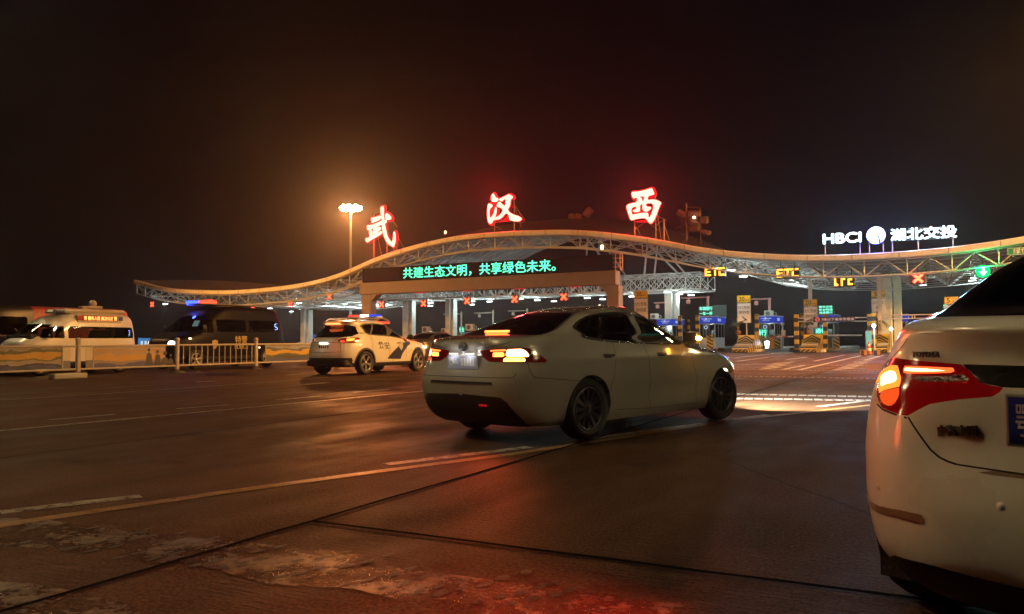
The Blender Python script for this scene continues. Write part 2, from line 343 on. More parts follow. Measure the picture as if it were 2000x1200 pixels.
joint(-3.15, 3.5, 3.6, 3.55); joint(-3.15, 9.6, 6, 9.6, .012); joint(-7.3, 6.2, -3.15, 6.2, .007); joint(-12, 10.5, -7.3, 10.5, .01)
struct(jn.build('slab_joints', SEAM))

# ================================================================== STREET LIGHTING (high masts and one added fill lamp)
STEEL = mat('galvanised_steel', (.42, .42, .42), .45, .6, rvar=.12)
LAMPGLOW = emit('sodium_lamp_glass', (1, .78, .42), 90, False)
def high_mast(loc, h, power, label, n=8, r=1.05, aim=None, col=(1, .42, .09)):
    t = thing('high_mast_lamp', loc, label, 'street lamp', group='high masts around the toll plaza')
    MB().tube((0, 0, 0), (0, 0, h), .22, 12, r2=.11).tube((0, 0, 0), (0, 0, .12), .42, 12).build('pole', STEEL, t)
    c = MB().lathe([(r*.8, -.06), (r*.9, 0), (r*.8, .06)], 20, Matrix.Translation((0, 0, h-.15)))
    for i in range(4): a = i*math.pi/2; c.tube((0, 0, h-.15), (r*.85*math.cos(a), r*.85*math.sin(a), h-.15), .03, 6)
    c.build('lamp_ring', STEEL, t)
    for i in range(n):
        a = 2*math.pi*i/n; lp = MB().lathe([(.05, .22), (.30, .16), (.40, .02), (.39, 0)], 12, Matrix.Translation((r*math.cos(a), r*math.sin(a), h-.22))).build('floodlight', STEEL, t)
        MB().sphere((r*math.cos(a), r*math.sin(a), h-.30), .38, 6, sc=(1, 1, .85)).build('lamp_glass', LAMPGLOW, lp)  # lamp glass made oversized, so the lamp's glare is part of its shape
    if aim is None: lamp_light('mast_light', 'POINT', (0, 0, h-.75), power, col, t, .5)
    else:
        l = lamp_light('mast_light', 'SPOT', (0, 0, h-.75), power, col, t, .5, spot_size=math.radians(aim[3]), spot_blend=aim[4] if len(aim) > 4 else .6)
        l.rotation_euler = (Vector(aim[:3])-Vector((loc[0], loc[1], h-.75))).to_track_quat('-Z', 'Y').to_euler()
    return t
high_mast((-20.15, 100, 0), 18.0, 28000, 'tall high-mast street lamp glowing orange behind the canopy, left of the red characters', col=(1, .33, .07))
high_mast((-12, 7, 0), 15, 1700, 'high-mast street lamp standing beyond the lanes, above the left edge of the view', aim=(-9, 9.5, 0, 135), col=(1, .52, .17))
high_mast((52, 32, 0), 17, 260000, 'high-mast street lamp standing on the right of the plaza, aimed at the canopy', aim=(26, 51, 0, 58))
high_mast((-64, 50, 0), 17, 200000, 'high-mast street lamp standing on the left of the plaza, aimed at the canopy', aim=(-36, 66, 0, 62))
high_mast((16, -4, 0), 16, 250, 'unseen fill lamp on a mast, added behind the viewpoint to light the sedan', aim=(3, 11, 0, 56), col=(1, .60, .25))  # added fill light for the sedan's side and the road beside it
high_mast((-30, 34, 0), 17, 13000, 'high-mast street lamp standing beyond the carriageway fence, outside the left edge', aim=(-2, 37, 0, 48))
high_mast((23, 25, 0), 14, 125000, 'high-mast street lamp standing to the right of the plaza lanes, outside the view', aim=(11, 34, 0, 112, 1))

# ================================================================== CANOPY
KX = [(262, 547), (286, 554), (309, 560), (333, 563.7), (355, 565.5), (401, 567.4), (447, 567.6), (470, 566.6), (516, 563), (562, 558), (608, 550), (654, 538), (688, 524), (716, 509.5), (773, 489), (833, 472), (899, 459), (997, 451.5), (1098, 448.5), (1157, 450.8), (1227, 459), (1297, 469), (1355, 482), (1413, 489.5), (1483, 495), (1553, 498.7), (1655, 497.7), (1724, 493.8), (1816, 487), (1908, 477), (2000, 462)]
BF = 60.0
KA = np.array([atb(x, y, BF) for x, y in KX]); KA = np.vstack([KA, [8.5, 7.9], [13, 8.8]])
A0, A1 = KA[0, 0], KA[-1, 0]
_aa = np.linspace(A0, A1, 400); _zz = np.interp(_aa, KA[:, 0], KA[:, 1]); _k = np.exp(-.5*(np.arange(-12, 13)/5)**2); _k /= _k.sum()
_zs = np.convolve(np.pad(_zz, 12, mode='reflect', reflect_type='odd'), _k, 'valid')
def zf(a): return float(np.interp(a, _aa, _zs))
def rise(a): return max(0, zf(a)-7.3)*1.0
def zroof(a, b): return zf(a)+rise(a)*math.sin(min(1, (b-BF)/17)*math.pi/2)
FASC = mat('fascia_panels', (.74, .68, .58), .45, var=.10, scale=.6, dirt=((.5, .43, .35), .9)); WHITESTEEL = mat('white_steel_tube', (.52, .53, .52), .4, var=.1)
DECK = mat('roof_deck_underside', (.30, .33, .35), .6, var=.15, scale=.5); ROOFTOP = mat('roof_sheet', (.022, .014, .012), .6, var=.25, scale=.4, bump=.3, bscale=2)
COLM = mat('painted_concrete_column', (.55, .57, .55), .5, var=.12, scale=1.2, dirt=((.36, .38, .36), .8))
canopy = thing('toll_canopy', AB(0, 0), 'long wave-shaped white space-frame roof spanning the toll lanes', 'toll station roof', -TH)
NA = 160; fa = np.linspace(A0, A1, NA); mb = MB()
FH = .43
for i in range(NA-1):
    a, c = fa[i], fa[i+1]; za, zc = zf(a), zf(c)
    def sec(x, z): return [(x, BF, z), (x, BF-.05, z-.05), (x, BF-.05, z-FH+.05), (x, BF, z-FH), (x, BF+.25, z-FH), (x, BF+.25, z)]
    s0, s1 = sec(a, za), sec(c, zc)
    for k in range(6): mb.quad(s0[k], s1[k], s1[(k+1) % 6], s0[(k+1) % 6])
fas = mb.build('fascia', FASC, canopy)
mb = MB()
for i in range(3, NA-1, 5): mb.box((fa[i], BF-.053, zf(fa[i])-FH/2), (.03, .012, FH-.08))
mb.build('panel_seams', mat('dark_seam', (.08, .06, .045), .7), fas)
BB = [60.25, 63, 66, 69, 72, 75, 78, 81, 84, 87]
mb = MB()
for top in (1, 0):
    off = 0 if top else -.12
    vs = [(a, b, zroof(a, b)-.06+off) for b in BB for a in fa]; fs = []
    for j in range(len(BB)-1):
        for i in range(NA-1):
            q = (j*NA+i, j*NA+i+1, (j+1)*NA+i+1, (j+1)*NA+i); fs.append(q if top else q[::-1])
    mb.add(vs, fs, 0 if top else 1, True)
mb.build('roof', [ROOFTOP, DECK], canopy, fixn=False)
mb = MB()  # purlins under the deck
for b in np.arange(60.8, 87, 1.3):
    for i in range(0, NA-4, 4): mb.tube((fa[i], b, zroof(fa[i], b)-.26), (fa[i+4], b, zroof(fa[i+4], b)-.26), .045, 4, cap=False, smooth=False)
mb.build('purlins', mat('purlin_steel', (.30, .31, .31), .5), canopy)
# double-layer space frame that follows the wave
sp = MB(); na = 36; ga = np.linspace(A0+.15, A1-.2, na); bt = [60.3+2.9*k for k in range(8)]; bl = [61.0+2.9*k for k in range(7)]
def zt(a, b): return zroof(a, b)-.5
def zb(a, b): return zroof(a, b)-1.55
def bar(p, q, r=.05): sp.tube(p, q, r, 5, cap=False, smooth=True)
for j, b in enumerate(bt):
    for i in range(na):
        if i < na-1: bar((ga[i], b, zt(ga[i], b)), (ga[i+1], b, zt(ga[i+1], b)), .045)
        if j < len(bt)-1: bar((ga[i], b, zt(ga[i], b)), (ga[i], bt[j+1], zt(ga[i], bt[j+1])), .04)
gm = (ga[:-1]+ga[1:])/2
for j, b in enumerate(bl):
    for i, a in enumerate(gm):
        if i < len(gm)-1: bar((a, b, zb(a, b)), (gm[i+1], b, zb(gm[i+1], b)), .06 if j == 0 else .045)
        if j < len(bl)-1: bar((a, b, zb(a, b)), (a, bl[j+1], zb(a, bl[j+1])), .045)
        for (aa, bb) in ((ga[i], bt[j]), (ga[i+1], bt[j]), (ga[i], bt[j+1]), (ga[i+1], bt[j+1])): bar((a, b, zb(a, b)), (aa, bb, zt(aa, bb)), .032)
for i in range(len(gm)):  # front face web
    a = gm[i]; bar((a, 60.35, zb(a, 60.35)), (a, 60.35, zt(a, 60.35)+.15), .045); bar((a, 60.35, zb(a, 60.35)), (ga[i], 60.3, zt(ga[i], 60.3)), .03); bar((a, 60.35, zb(a, 60.35)), (ga[i+1], 60.3, zt(ga[i+1], 60.3)), .03)
    if i < len(gm)-1: bar((a, 60.35, zb(a, 60.35)), (gm[i+1], 60.35, zb(gm[i+1], 60.35)), .06)
bar((A0+.1, 60.3, zb(A0, 60.3)), (A0+.1, 60.3, zt(A0, 60.3)+.3), .06)
bar((A0+.1, 60.3, zb(A0, 60.3)), (gm[0], 60.35, zb(gm[0], 60.35)), .06)
sp.build('space_frame', WHITESTEEL, canopy)
# flat lower truss behind, carried by the columns
sp = MB(); a_l, a_r = -74.0, -18.9; n = 40; la = np.linspace(a_l, a_r, n); z0, z1 = 5.55, 7.05
for b in (71.6, 74.2, 76.8):
    for i in range(n-1):
        bar((la[i], b, z0), (la[i+1], b, z0), .06); bar((la[i], b, z1), (la[i+1], b, z1), .055)
        bar((la[i], b, z0), (la[i+1], b, z1), .035); bar((la[i+1], b, z0), (la[i], b, z1), .035); bar((la[i], b, z0), (la[i], b, z1), .035)
    bar((la[-1], b, z0), (la[-1], b, z1), .05)
for i in range(n):
    for (b, c) in ((71.6, 74.2), (74.2, 76.8)):
        bar((la[i], b, z0), (la[i], c, z0), .045); bar((la[i], b, z1), (la[i], c, z1), .045)
        if i < n-1: bar((la[i], b, z0), (la[i+1], c, z0), .03); bar((la[i+1], b, z0), (la[i], c, z1), .03); bar((la[i], b, z1), (la[i+1], c, z1), .03)
sp.build('lower_truss', WHITESTEEL, canopy)
sp = MB()  # slanted struts from the lower truss up to the roof
sp = None
for px, dx in ((-56, 3), (-30.5, 3.2), (-27.2, -3.4), (-24.5, 2.8), (-21.2, -3.0)):
    for b in (72.5, 75.5): MB().tube((px, b, z1), (px+dx*.55, b-3.5, zb(px+dx*.55, b-3.5)), .09, 6).build('strut', WHITESTEEL, canopy)
def column(a, b, h, w=.95, d=1.1):
    MB().box((a-w*.18, b, h/2), (w*.62, d, h), bev=.05).box((a+w*.36, b+.08, h/2), (w*.34, d*.7, h+.002), bev=.03).build('column', COLM, canopy)
for (x, b, h) in [(599, 74, z0-.03), (799, 74, z0-.03), (881.5, 74, z0-.03), (1313, 74, z0-.03)]:
    a, _ = atb(x, 640, b); column(a, b, h, 1.12 if x != 881.5 else .9)
for (x, b) in [(1738, 63.5)]:
    a, _ = atb(x, 640, b); column(a, b, zb(a, 63.5)+.06, 1.5, 1.2)

# ================================================================== LED GANTRY in front of the canopy
BG = 54.0; gl, zt_ = atb(708, 527, BG); gr, _ = atb(1197, 495, BG); zl = (atb(708, 553, BG)[1]+atb(1197, 528, BG)[1])/2; zt_ = (zt_+atb(1197, 495, BG)[1])/2
gan = thing('display_gantry', AB(0, 0), 'brown steel portal carrying a long dark display with a green message', 'display gantry', -TH)
BRONZE = mat('weathered_gantry_steel', (.16, .105, .08), .55, .1, var=.15, scale=.7, dirt=((.13, .08, .05), 1.4))
zb0 = zl-1.02
MB().box(((gl+gr)/2, BG+.35, (zl+zb0)/2), (gr-gl+.5, .9, zl-zb0-.004), bev=.04).build('beam', BRONZE, gan)
for a in (gl+.42, gr-.02):
    q = MB().box((a, BG+.35, (zb0-.004)/2), (.95, .82, zb0-.006), bev=.05).box((a, BG+.35, zb0-.62), (1.05, .92, .07), bev=.01)
    s_ = 1 if a < (gl+gr)/2 else -1
    q.prism([(a+s_*.47, zb0-.006), (a+s_*1.15, zb0-.006), (a+s_*.47, zb0-.6)], 1, BG-.02, BG+.70); q.build('post', BRONZE, gan)
scr = MB().box(((gl+gr)/2, BG+.2, (zl+zt_)/2+.01), (gr-gl, .5, zt_-zl-.01), bev=.03).build('display', mat('display_face', (.006, .0035, .0025), .85, var=.1, spec=.06), gan)
tx = MB(); x0, _ = atb(788, 530, BG); x1, _ = atb(1086, 520, BG)
add_text(tx, '共建生态文明，共享绿色未来。', 1, FACE((x0+x1)/2, BG-.056, (zl+zt_)/2+.02), 0, .012, .004, fit=(x1-x0, (zt_-zl)*.80))
GREENLED = emit('green_led', (.10, 1.0, .50), 2.1, False)
tx.build('message', GREENLED, scr)
q = MB()
for a in (gr-.05, gr+.5):
    for b in (BG+.1, BG+.6): q.tube((a, b, zl), (a, b, zt_+.05), .035, 6)
for z in np.linspace(zl+.25, zt_+.05, 4): q.path([(gr-.05, BG+.1, z), (gr+.5, BG+.1, z), (gr+.5, BG+.6, z), (gr-.05, BG+.6, z)], .022, 6)
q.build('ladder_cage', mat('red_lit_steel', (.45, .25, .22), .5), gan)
for k in range(5):
    a = gl+1.2+k*4.6; MB().box((a, BG+.1, zb0-.03), (.9, .2, .05)).build('service_lamp', emit('dim_red_led', (1, .04, .04), .7, False), gan)

# ================================================================== CANOPY LAMPS
COOL = (.80, 1, .95)
LAMPFACE = emit('canopy_lamp_face', (.82, 1, .97), 7, False); LAMPBODY = mat('lamp_body', (.5, .5, .5), .4)
lamps = [(322.8, 593.6), (527, 602.3), (584, 592), (569, 608.6), (588.5, 604), (674, 594), (643, 592.5), (702.5, 596), (732.5, 595), (755, 594.7), (787.5, 598.7), (841, 591.7), (840.5, 597.5), (883.6, 593.5), (922, 588.6), (922, 595), (956, 589), (1016, 583.7), (1049.6, 586.4), (1082, 588.6), (1147, 582), (1177, 584.5), (1234, 579), (1303.5, 570.6), (1327, 574.5), (1350, 576.5),
         (1428, 528), (1452, 540), (1545, 548), (1562, 551), (1575, 557.5), (1655, 558.7), (1666, 563.7), (1802, 553), (1803.5, 557.5), (1899, 548), (1903, 542.8)]
LN = ['1st', '2nd', '3rd', '4th', '5th', '6th', '7th', '8th', '9th', '10th', '11th', '12th', '13th', '14th', '15th', '16th', '17th', '18th', '19th', '20th', '21st', '22nd', '23rd', '24th', '25th', '26th', '27th', '28th', '29th', '30th', '31st', '32nd', '33rd', '34th', '35th', '36th', '37th']
proto = None; order = sorted(range(len(lamps)), key=lambda i: lamps[i][0])
for rank, i in enumerate(order):
    x, y = lamps[i]; z = 5.25 if x < 1400 else 6.0; a, b = atz(x, y, z); b = min(b, 86) if b > 60 else 61.5
    if b in (86, 61.5): a, z = atb(x, y, b)
    lab = '%s white lamp from the left in the row of lamps under the canopy' % LN[rank]
    if proto is None:
        proto = t = thing('canopy_lamp', AB(a, b, z), lab, 'ceiling lamp', -TH, 'white lamps hanging under the canopy')
        MB().box((0, 0, .05), (.62, .34, .08), bev=.02).tube((0, 0, .09), (0, 0, .55), .018, 6).build('lamp_body', LAMPBODY, t)
        MB().box((0, 0, -.025), (.58, .30, .06), bev=.02).build('lamp_face', LAMPFACE, t)
        lamp_light('canopy_light', 'POINT', (0, 0, -.35), 215, COOL, t, .2)
    else: t = dup(proto, AB(a, b, z), -TH, lab)

# ================================================================== LANE SIGNALS
REDLED = emit('red_led', (1, .09, .03), 4.2, False); REDHALO = emit('red_led_halo', (1, .02, .02), 1.6, False); AMBLED = emit('amber_led', (1, .40, .04), 4.5, False); AMBHALO = emit('amber_led_halo', (1, .28, .01), 1.1, False)
BOXM = mat('signal_box', (.03, .03, .032), .5)
def cross(mb, s, w, y, mi):
    for sg in (1, -1): mb.box((0, y+.001*sg, 0), (s*1.35, .02, w), mi, M=Matrix.Rotation(sg*math.pi/4, 4, 'Y'))
sigs = [(297, 595, 72), (494, 603, 72), (567, 595, 68), (643, 580, 66), (745, 595, 71), (827, 593, 71), (912, 588, 71), (1005, 585, 71), (1101, 580, 71), (1197, 577, 71)]
proto = None
for k, (x, y, b) in enumerate(sigs):
    a, z = atb(x, y, b); lab = 'red X lane signal, %s from the left under the canopy' % LN[k]
    if proto is None:
        proto = t = thing('lane_signal', AB(a, b, z), lab, 'lane signal', -TH, 'red X signals over the closed lanes')
        MB().box((0, .15, 0), (.80, .22, .80), bev=.03).tube((0, .15, .4), (0, .15, 1.1), .03, 6).build('signal_box', BOXM, t)
        q = MB(); cross(q, .60, .26, .02, 0); q.build('cross_glow', REDHALO, t)  # wider dim cross behind, painting the glow around the red LEDs
        q = MB(); cross(q, .60, .145, -.005, 0); q.build('cross', REDLED, t)
    else: dup(proto, AB(a, b, z), -TH, lab)
a, z = atb(1793, 544, 61); t = thing('lane_signal', AB(a, 61, z), 'big red X lane signal right of the amber ETC signs', 'lane signal', -TH)
MB().box((0, .15, 0), (.95, .22, .75), bev=.03).tube((0, .15, .4), (0, .15, .9), .03, 6).build('signal_box', BOXM, t)
q = MB(); cross(q, .62, .25, .03, 0); q.build('signal_glow', emit('red_led_haze', (1, .01, .03), 1.4, False), t); lamp_light('signal_light', 'POINT', (0, -.35, 0), 45, (1, .02, .04), t, .2)  # glow around the big X is shaped as a wider emissive cross
q = MB(); cross(q, .58, .17, -.01, 0); q.build('cross', emit('bright_red_led', (1, .16, .06), 4.5, False), t)
a, z = atb(1920, 530, 60.5); t = thing('lane_signal', AB(a, 60.5, z), 'glowing green arrow lane signal at the right end of the canopy', 'lane signal', -TH)
MB().box((0, .15, 0), (.85, .22, .85), bev=.03).tube((0, .15, .4), (0, .15, .9), .03, 6).build('signal_box', BOXM, t)
ar = [(-.09, .32), (.09, .32), (.09, -.02), (.24, -.02), (0, -.34), (-.24, -.02), (-.09, -.02)]
MB().lathe([(.001, .02), (.40, .02), (.42, 0)], 24, FACE(0, .03, 0)).build('arrow_glow', emit('green_led_halo', (.0, 1, .22), 1.2, False), t); lamp_light('signal_light', 'POINT', (0, -.3, 0), 260, (.02, 1, .25), t, .2)  # emissive disc behind the arrow stands in for its green glow
MB().prism(ar, 1, -.03, -.005).build('arrow', emit('bright_green_led', (.22, 1, .55), 6, False), t)
# amber ETC signs (block letters)
def bars(mb, segs, w, y, ox, mi=0, k=1):
    for (x0, z0_, x1, z1_) in segs:
        L = math.hypot(x1-x0, z1_-z0_); mb.box((ox+(x0+x1)/2, y, (z0_+z1_)/2), (abs(x1-x0)+w, .02, abs(z1_-z0_)+w), mi)
GE = [(0, 0, 0, .5), (0, .5, .34, .5), (0, .25, .30, .25), (0, 0, .34, 0)]; GT = [(0, .5, .40, .5), (.2, 0, .2, .5)]; GC = [(0, 0, 0, .5), (0, .5, .34, .5), (0, 0, .34, 0)]
GL = [(0, 0, 0, .5), (0, 0, .16, 0), (0, .06, .12, .06)]; GR = [(0, 0, 0, .5), (0, .5, .2, .5)]; GK = [(0, .05, 0, .42), (0, .45, .2, .45), (0, .05, .25, .05)]
for (x, y, gl_, sc, lab) in [(1396, 531, (GE, GT, GC), 1.0, 'amber lit ETC lane sign, leftmost under the right half of the canopy'), (1538, 533.5, (GE, GT, GC), 1.02, 'amber lit ETC lane sign left of the white pole, middle of three'), (1648.5, 551, (GL, GR, GK), .84, 'amber lane sign with half of its ETC letters dark')]:
    b = 61.5; a, z = atb(x, y, b); t = thing('lane_sign', AB(a, b, z), lab, 'lane sign', -TH, 'amber ETC signs over the lanes')
    MB().box((0, .14, 0), (1.62*sc, .2, .78*sc), bev=.02).tube((-.5, .14, .3), (-.5, .14, 1.0), .03, 6).tube((.5, .14, .3), (.5, .14, 1.0), .03, 6).build('sign_box', BOXM, t)
    q = MB(); r_ = MB()
    for g_, ox in zip(gl_, (-.70, -.18, .36)):
        s2 = [tuple(sc*k_ for k_ in seg) for seg in g_]; s2 = [(p0, p1-.25*sc, p2, p3-.25*sc) for p0, p1, p2, p3 in s2]
        for j, sg in enumerate(s2): bars(q, [sg], .105, .0+.0012*j, ox*sc); bars(r_, [sg], .145, .026+.0012*j, ox*sc)
    q.build('lettering', AMBLED, t); r_.build('letter_glow', AMBHALO, t)  # the wider bars behind are added as glow around the letters
# ================================================================== ROOFTOP CHARACTERS
NEONF = emit('red_sign_face', (1, .24, .17), 5, True); NEONS = emit('red_sign_side_halo', (1, .010, .014), 1.5, True)
wu = [[(530, 200), (580, 168), (614, 190), (622, 465), (670, 480), (680, 545), (640, 575), (668, 720), (700, 860), (760, 960), (800, 985), (825, 900), (832, 790), (855, 755), (880, 780), (890, 880), (885, 1000), (862, 1070), (850, 1118), (800, 1100), (700, 1030), (650, 950), (605, 840), (575, 730), (562, 605), (520, 612), (475, 640), (470, 668), (510, 640), (550, 665), (540, 705), (480, 760), (470, 785), (545, 740), (566, 800), (420, 895), (330, 945), (235, 1002), (190, 985), (178, 930), (200, 905), (275, 880), (265, 735), (340, 725), (345, 838), (355, 838), (360, 690), (320, 705), (240, 725), (220, 690), (215, 615), (340, 590), (550, 500), (545, 400)],
      [(310, 435), (380, 425), (520, 380), (540, 420), (520, 480), (345, 550), (325, 520)], [(645, 400), (650, 350), (685, 322), (760, 385), (790, 435), (770, 472), (690, 478), (650, 465)]]
ha = [[(245, 310), (260, 250), (300, 222), (330, 270), (350, 310), (405, 340), (415, 380), (375, 415), (300, 422), (255, 390)], [(170, 480), (220, 462), (275, 495), (272, 530), (220, 590), (205, 680), (215, 775), (245, 775), (300, 690), (330, 570), (350, 540), (372, 560), (370, 680), (335, 785), (300, 850), (260, 920), (220, 936), (180, 900), (155, 800), (150, 640)],
      [(435, 350), (580, 280), (640, 245), (690, 255), (755, 300), (740, 335), (700, 380), (690, 500), (640, 600), (690, 670), (780, 720), (900, 760), (962, 825), (880, 880), (760, 865), (680, 840), (655, 740), (630, 705), (580, 695), (520, 770), (440, 825), (360, 842), (300, 832), (340, 790), (440, 730), (510, 640), (500, 590), (450, 550), (382, 535), (380, 490), (410, 430), (455, 418), (490, 460), (562, 508), (580, 440), (582, 362), (540, 370), (500, 410), (450, 385)]]
xi = [[(300, 315), (440, 300), (600, 265), (760, 220), (800, 290), (822, 365), (695, 405), (680, 490), (780, 482), (900, 505), (985, 560), (960, 620), (920, 720), (870, 860), (800, 1000), (745, 1045), (690, 1015), (610, 925), (480, 930), (380, 945), (300, 970), (260, 940), (220, 830), (180, 700), (178, 630), (250, 585), (410, 540), (408, 440), (350, 462), (310, 420)],
      [(430, 428), (520, 440), (545, 520), (575, 500), (578, 415)], [(295, 690), (400, 650), (395, 700), (315, 750), (370, 780), (450, 775), (490, 740), (495, 620), (548, 600), (545, 690), (575, 750), (640, 770), (735, 715), (740, 660), (660, 650), (632, 620), (650, 580), (760, 575), (800, 640), (780, 760), (720, 890), (690, 890), (670, 800), (520, 800), (330, 835), (298, 800)]]
SUP = mat('sign_support_steel', (.35, .30, .27), .5)
def roof_char(loops, ox, oy, name_label, posts, bracing):
    b = 60.6; t = None; W_ = []
    for lp in loops:
        q = [atb(ox+px/12, oy+py/12, b) for px, py in lp]; W_.append(smooth_loop(q, 3) if len(lp) < 200 else q)
    ca = sum(p[0] for p in W_[0])/len(W_[0]); zr = zf(ca)
    t = thing('rooftop_character', AB(ca, b, zr), name_label, 'sign character', -TH, 'red characters on the canopy roof')
    lo = [[(p[0]-ca, p[1]-zr) for p in w] for w in W_]; v, f = poly_mesh(lo, .10)
    vv = [(q[0], -q[2], q[1]) for q in v]; mb = MB(); mb.add(vv, f)
    for i, fc in enumerate(mb.f):
        ys_ = [mb.v[k][1] for k in fc]; mb.m[i] = 0 if max(ys_) < -.09 else 1
    v, f = poly_mesh(lo, .02, .14); rim = MB().add([(q[0], .13-q[2], q[1]) for q in v], f)  # widened emissive outline put behind the character as its red halo
    ch = mb.build('character', [NEONF, NEONS], t); rim.build('red_halo', NEONS, ch); lamp_light('character_light', 'POINT', (0, -.25, sum(p[1] for p in lo[0])/len(lo[0])), 2800, (1, .02, .025), t, .5)
    fr = MB()
    for (x, yt) in posts:
        pa, pz = atb(x, yt, b); fr.tube((pa-ca, .16, zf(pa)-zr-.1), (pa-ca, .16, pz-zr), .05, 6); fr.tube((pa-ca, 1.5, zroof(pa, b+1.4)-zr-.05), (pa-ca, .16, pz-zr-.4), .03, 5)
    for (x0, y0, x1, y1) in bracing:
        p = atb(x0, y0, b); q = atb(x1, y1, b); fr.tube((p[0]-ca, .18, p[1]-zr), (q[0]-ca, .18, q[1]-zr), .028, 5)
    fr.build('support_frame', SUP, t); return t
roof_char(wu, 700, 390, 'tilted red neon character Wu (martial), leftmost of the three on the roof', [(728.5, 418), (754, 440), (773, 450)], [(728.5, 417, 745, 413), (745, 413, 745, 430), (765, 430, 775, 445)])
roof_char(ha, 940, 360, 'red neon character Han in the middle of the canopy roof', [(964, 432), (1002.5, 391)], [(966, 430, 1002, 430), (1003, 400, 1024, 432), (999, 405, 1003, 405)])
roof_char(xi, 1210, 350, 'red neon character Xi (west), rightmost of the three on the roof', [(1238, 428), (1278.5, 380), (1295.5, 429)], [(1278, 420, 1300, 430), (1280, 440, 1296, 428), (1262, 432, 1284, 450), (1238, 448, 1262, 432)])
# white lit company sign
WHS = emit('white_sign_face', (.80, .94, 1), 4, True); BLG = emit('blue_sign_side', (.06, .10, 1), 3.0, True); CYG = emit('cyan_sign_side', (.25, .7, 1), 1.5, True)
b = 60.5; p0 = atb(1606, 478, b); ca, zr = atb(1710, 490, b)
rsn = thing('rooftop_sign', AB(ca, b, zr), 'white lit company sign with round emblem on the right of the canopy roof', 'rooftop sign', -TH)
def sign_text(txt, x0, x1, yt0, yb0, yt1, yb1, bold, name):
    aL, zT = atb(x0, yt0, b); _, zB = atb(x0, yb0, b); aR, zT2 = atb(x1, yt1, b); _, zB2 = atb(x1, yb1, b)
    q = MB(); add_text(q, txt, 1, FACE(0, 0, 0), 0, bold, .08, fit=(aR-aL, ((zT-zB)+(zT2-zB2))/2))
    zc = ((zT+zB)/2+(zT2+zB2)/2)/2
    q.v = [(v[0]+(aL+aR)/2-ca, v[1], v[2]+zc-zr) for v in q.v]
    for i, fc in enumerate(q.f): q.m[i] = 0 if max(q.v[k][1] for k in fc) < -.07 else 1
    q.build(name, [WHS, CYG], rsn)
sign_text('HBCI', 1607, 1682.5, 457, 477.5, 453, 474, .030, 'latin_lettering')
sign_text('湖北交投', 1738.5, 1869, 447.5, 471, 439, 465, .035, 'chinese_lettering')
ea, ez = atb(1711, 460, b); er = .61
def arcpts(c, r, t0, t1, n=16): return [(c[0]+r*math.cos(t0+(t1-t0)*i/n), c[1]+r*math.sin(t0+(t1-t0)*i/n)) for i in range(n+1)]
q = MB().lathe([(.001, -.075), (er-.02, -.075), (er, -.05)], 48, FACE(ea-ca, -.16, ez-zr), 0).lathe([(er, -.05), (er, .10), (.001, .10)], 48, FACE(ea-ca, 0, ez-zr), 1)
q = MB().lathe([(er, -.10), (er, .055), (er-.02, .08)], 48, FACE(ea-ca, 0, ez-zr), 1).lathe([(er-.02, .08), (.001, .08)], 48, FACE(ea-ca, 0, ez-zr), 0).lathe([(er, -.10), (.001, -.10)], 48, FACE(ea-ca, 0, ez-zr), 1)
em = q.build('emblem', [WHS, BLG], rsn)
for dx, c_, k in ((-2.2, (.35, .7, 1), 220), (0, (.08, .12, 1), 500), (2.2, (.3, .65, 1), 220), (4, (.3, .65, 1), 220)): lamp_light('sign_light', 'POINT', (ea-ca+dx, -.3, ez-zr), k, c_, rsn, .3)
q = MB()
def band(pts, w):  # dark lines across the emblem
    for (p, r) in zip(pts[:-1], pts[1:]):
        d = math.atan2(r[1]-p[1], r[0]-p[0]); q.box((ea-ca+(p[0]+r[0])/2, -.086, ez-zr+(p[1]+r[1])/2), (math.dist(p, r)+.01, .01, w), M=Matrix.Rotation(-d, 4, 'Y'))
band([(-.46, -.36), (-.34, -.06), (-.12, .18), (.16, .34), (.34, .44)], .05); band([(-.42, -.42), (-.26, -.12), (0, .12), (.26, .24), (.52, .28)], .05)
band([(-.10, .22), (.06, .04), (.20, -.24), (.26, -.54)], .06); band([(.06, .06), (.16, -.14), (.21, -.36), (.22, -.55)], .12)
q.build('emblem_lines', mat('emblem_blue', (.05, .08, .3), .5), em)
q = MB()
for (x, yt) in [(1611, 477), (1679, 474), (1697.5, 475), (1724.5, 473), (1742.5, 470), (1793, 468), (1861, 464)]:
    pa, pz = atb(x, yt, b); q.tube((pa-ca, .12, zf(pa)-zr-.1), (pa-ca, .12, pz-zr+.2), .045, 6)
p = atb(1775, 447, b); r_ = atb(1855, 443, b); q.tube((p[0]-ca, .13, p[1]-zr), (r_[0]-ca, .13, r_[1]-zr), .03, 6); p = atb(1740, 470.5, b); r_ = atb(1868, 464.5, b); q.tube((p[0]-ca, .13, p[1]-zr), (r_[0]-ca, .13, r_[1]-zr), .03, 6)
q.build('support_frame', SUP, rsn)
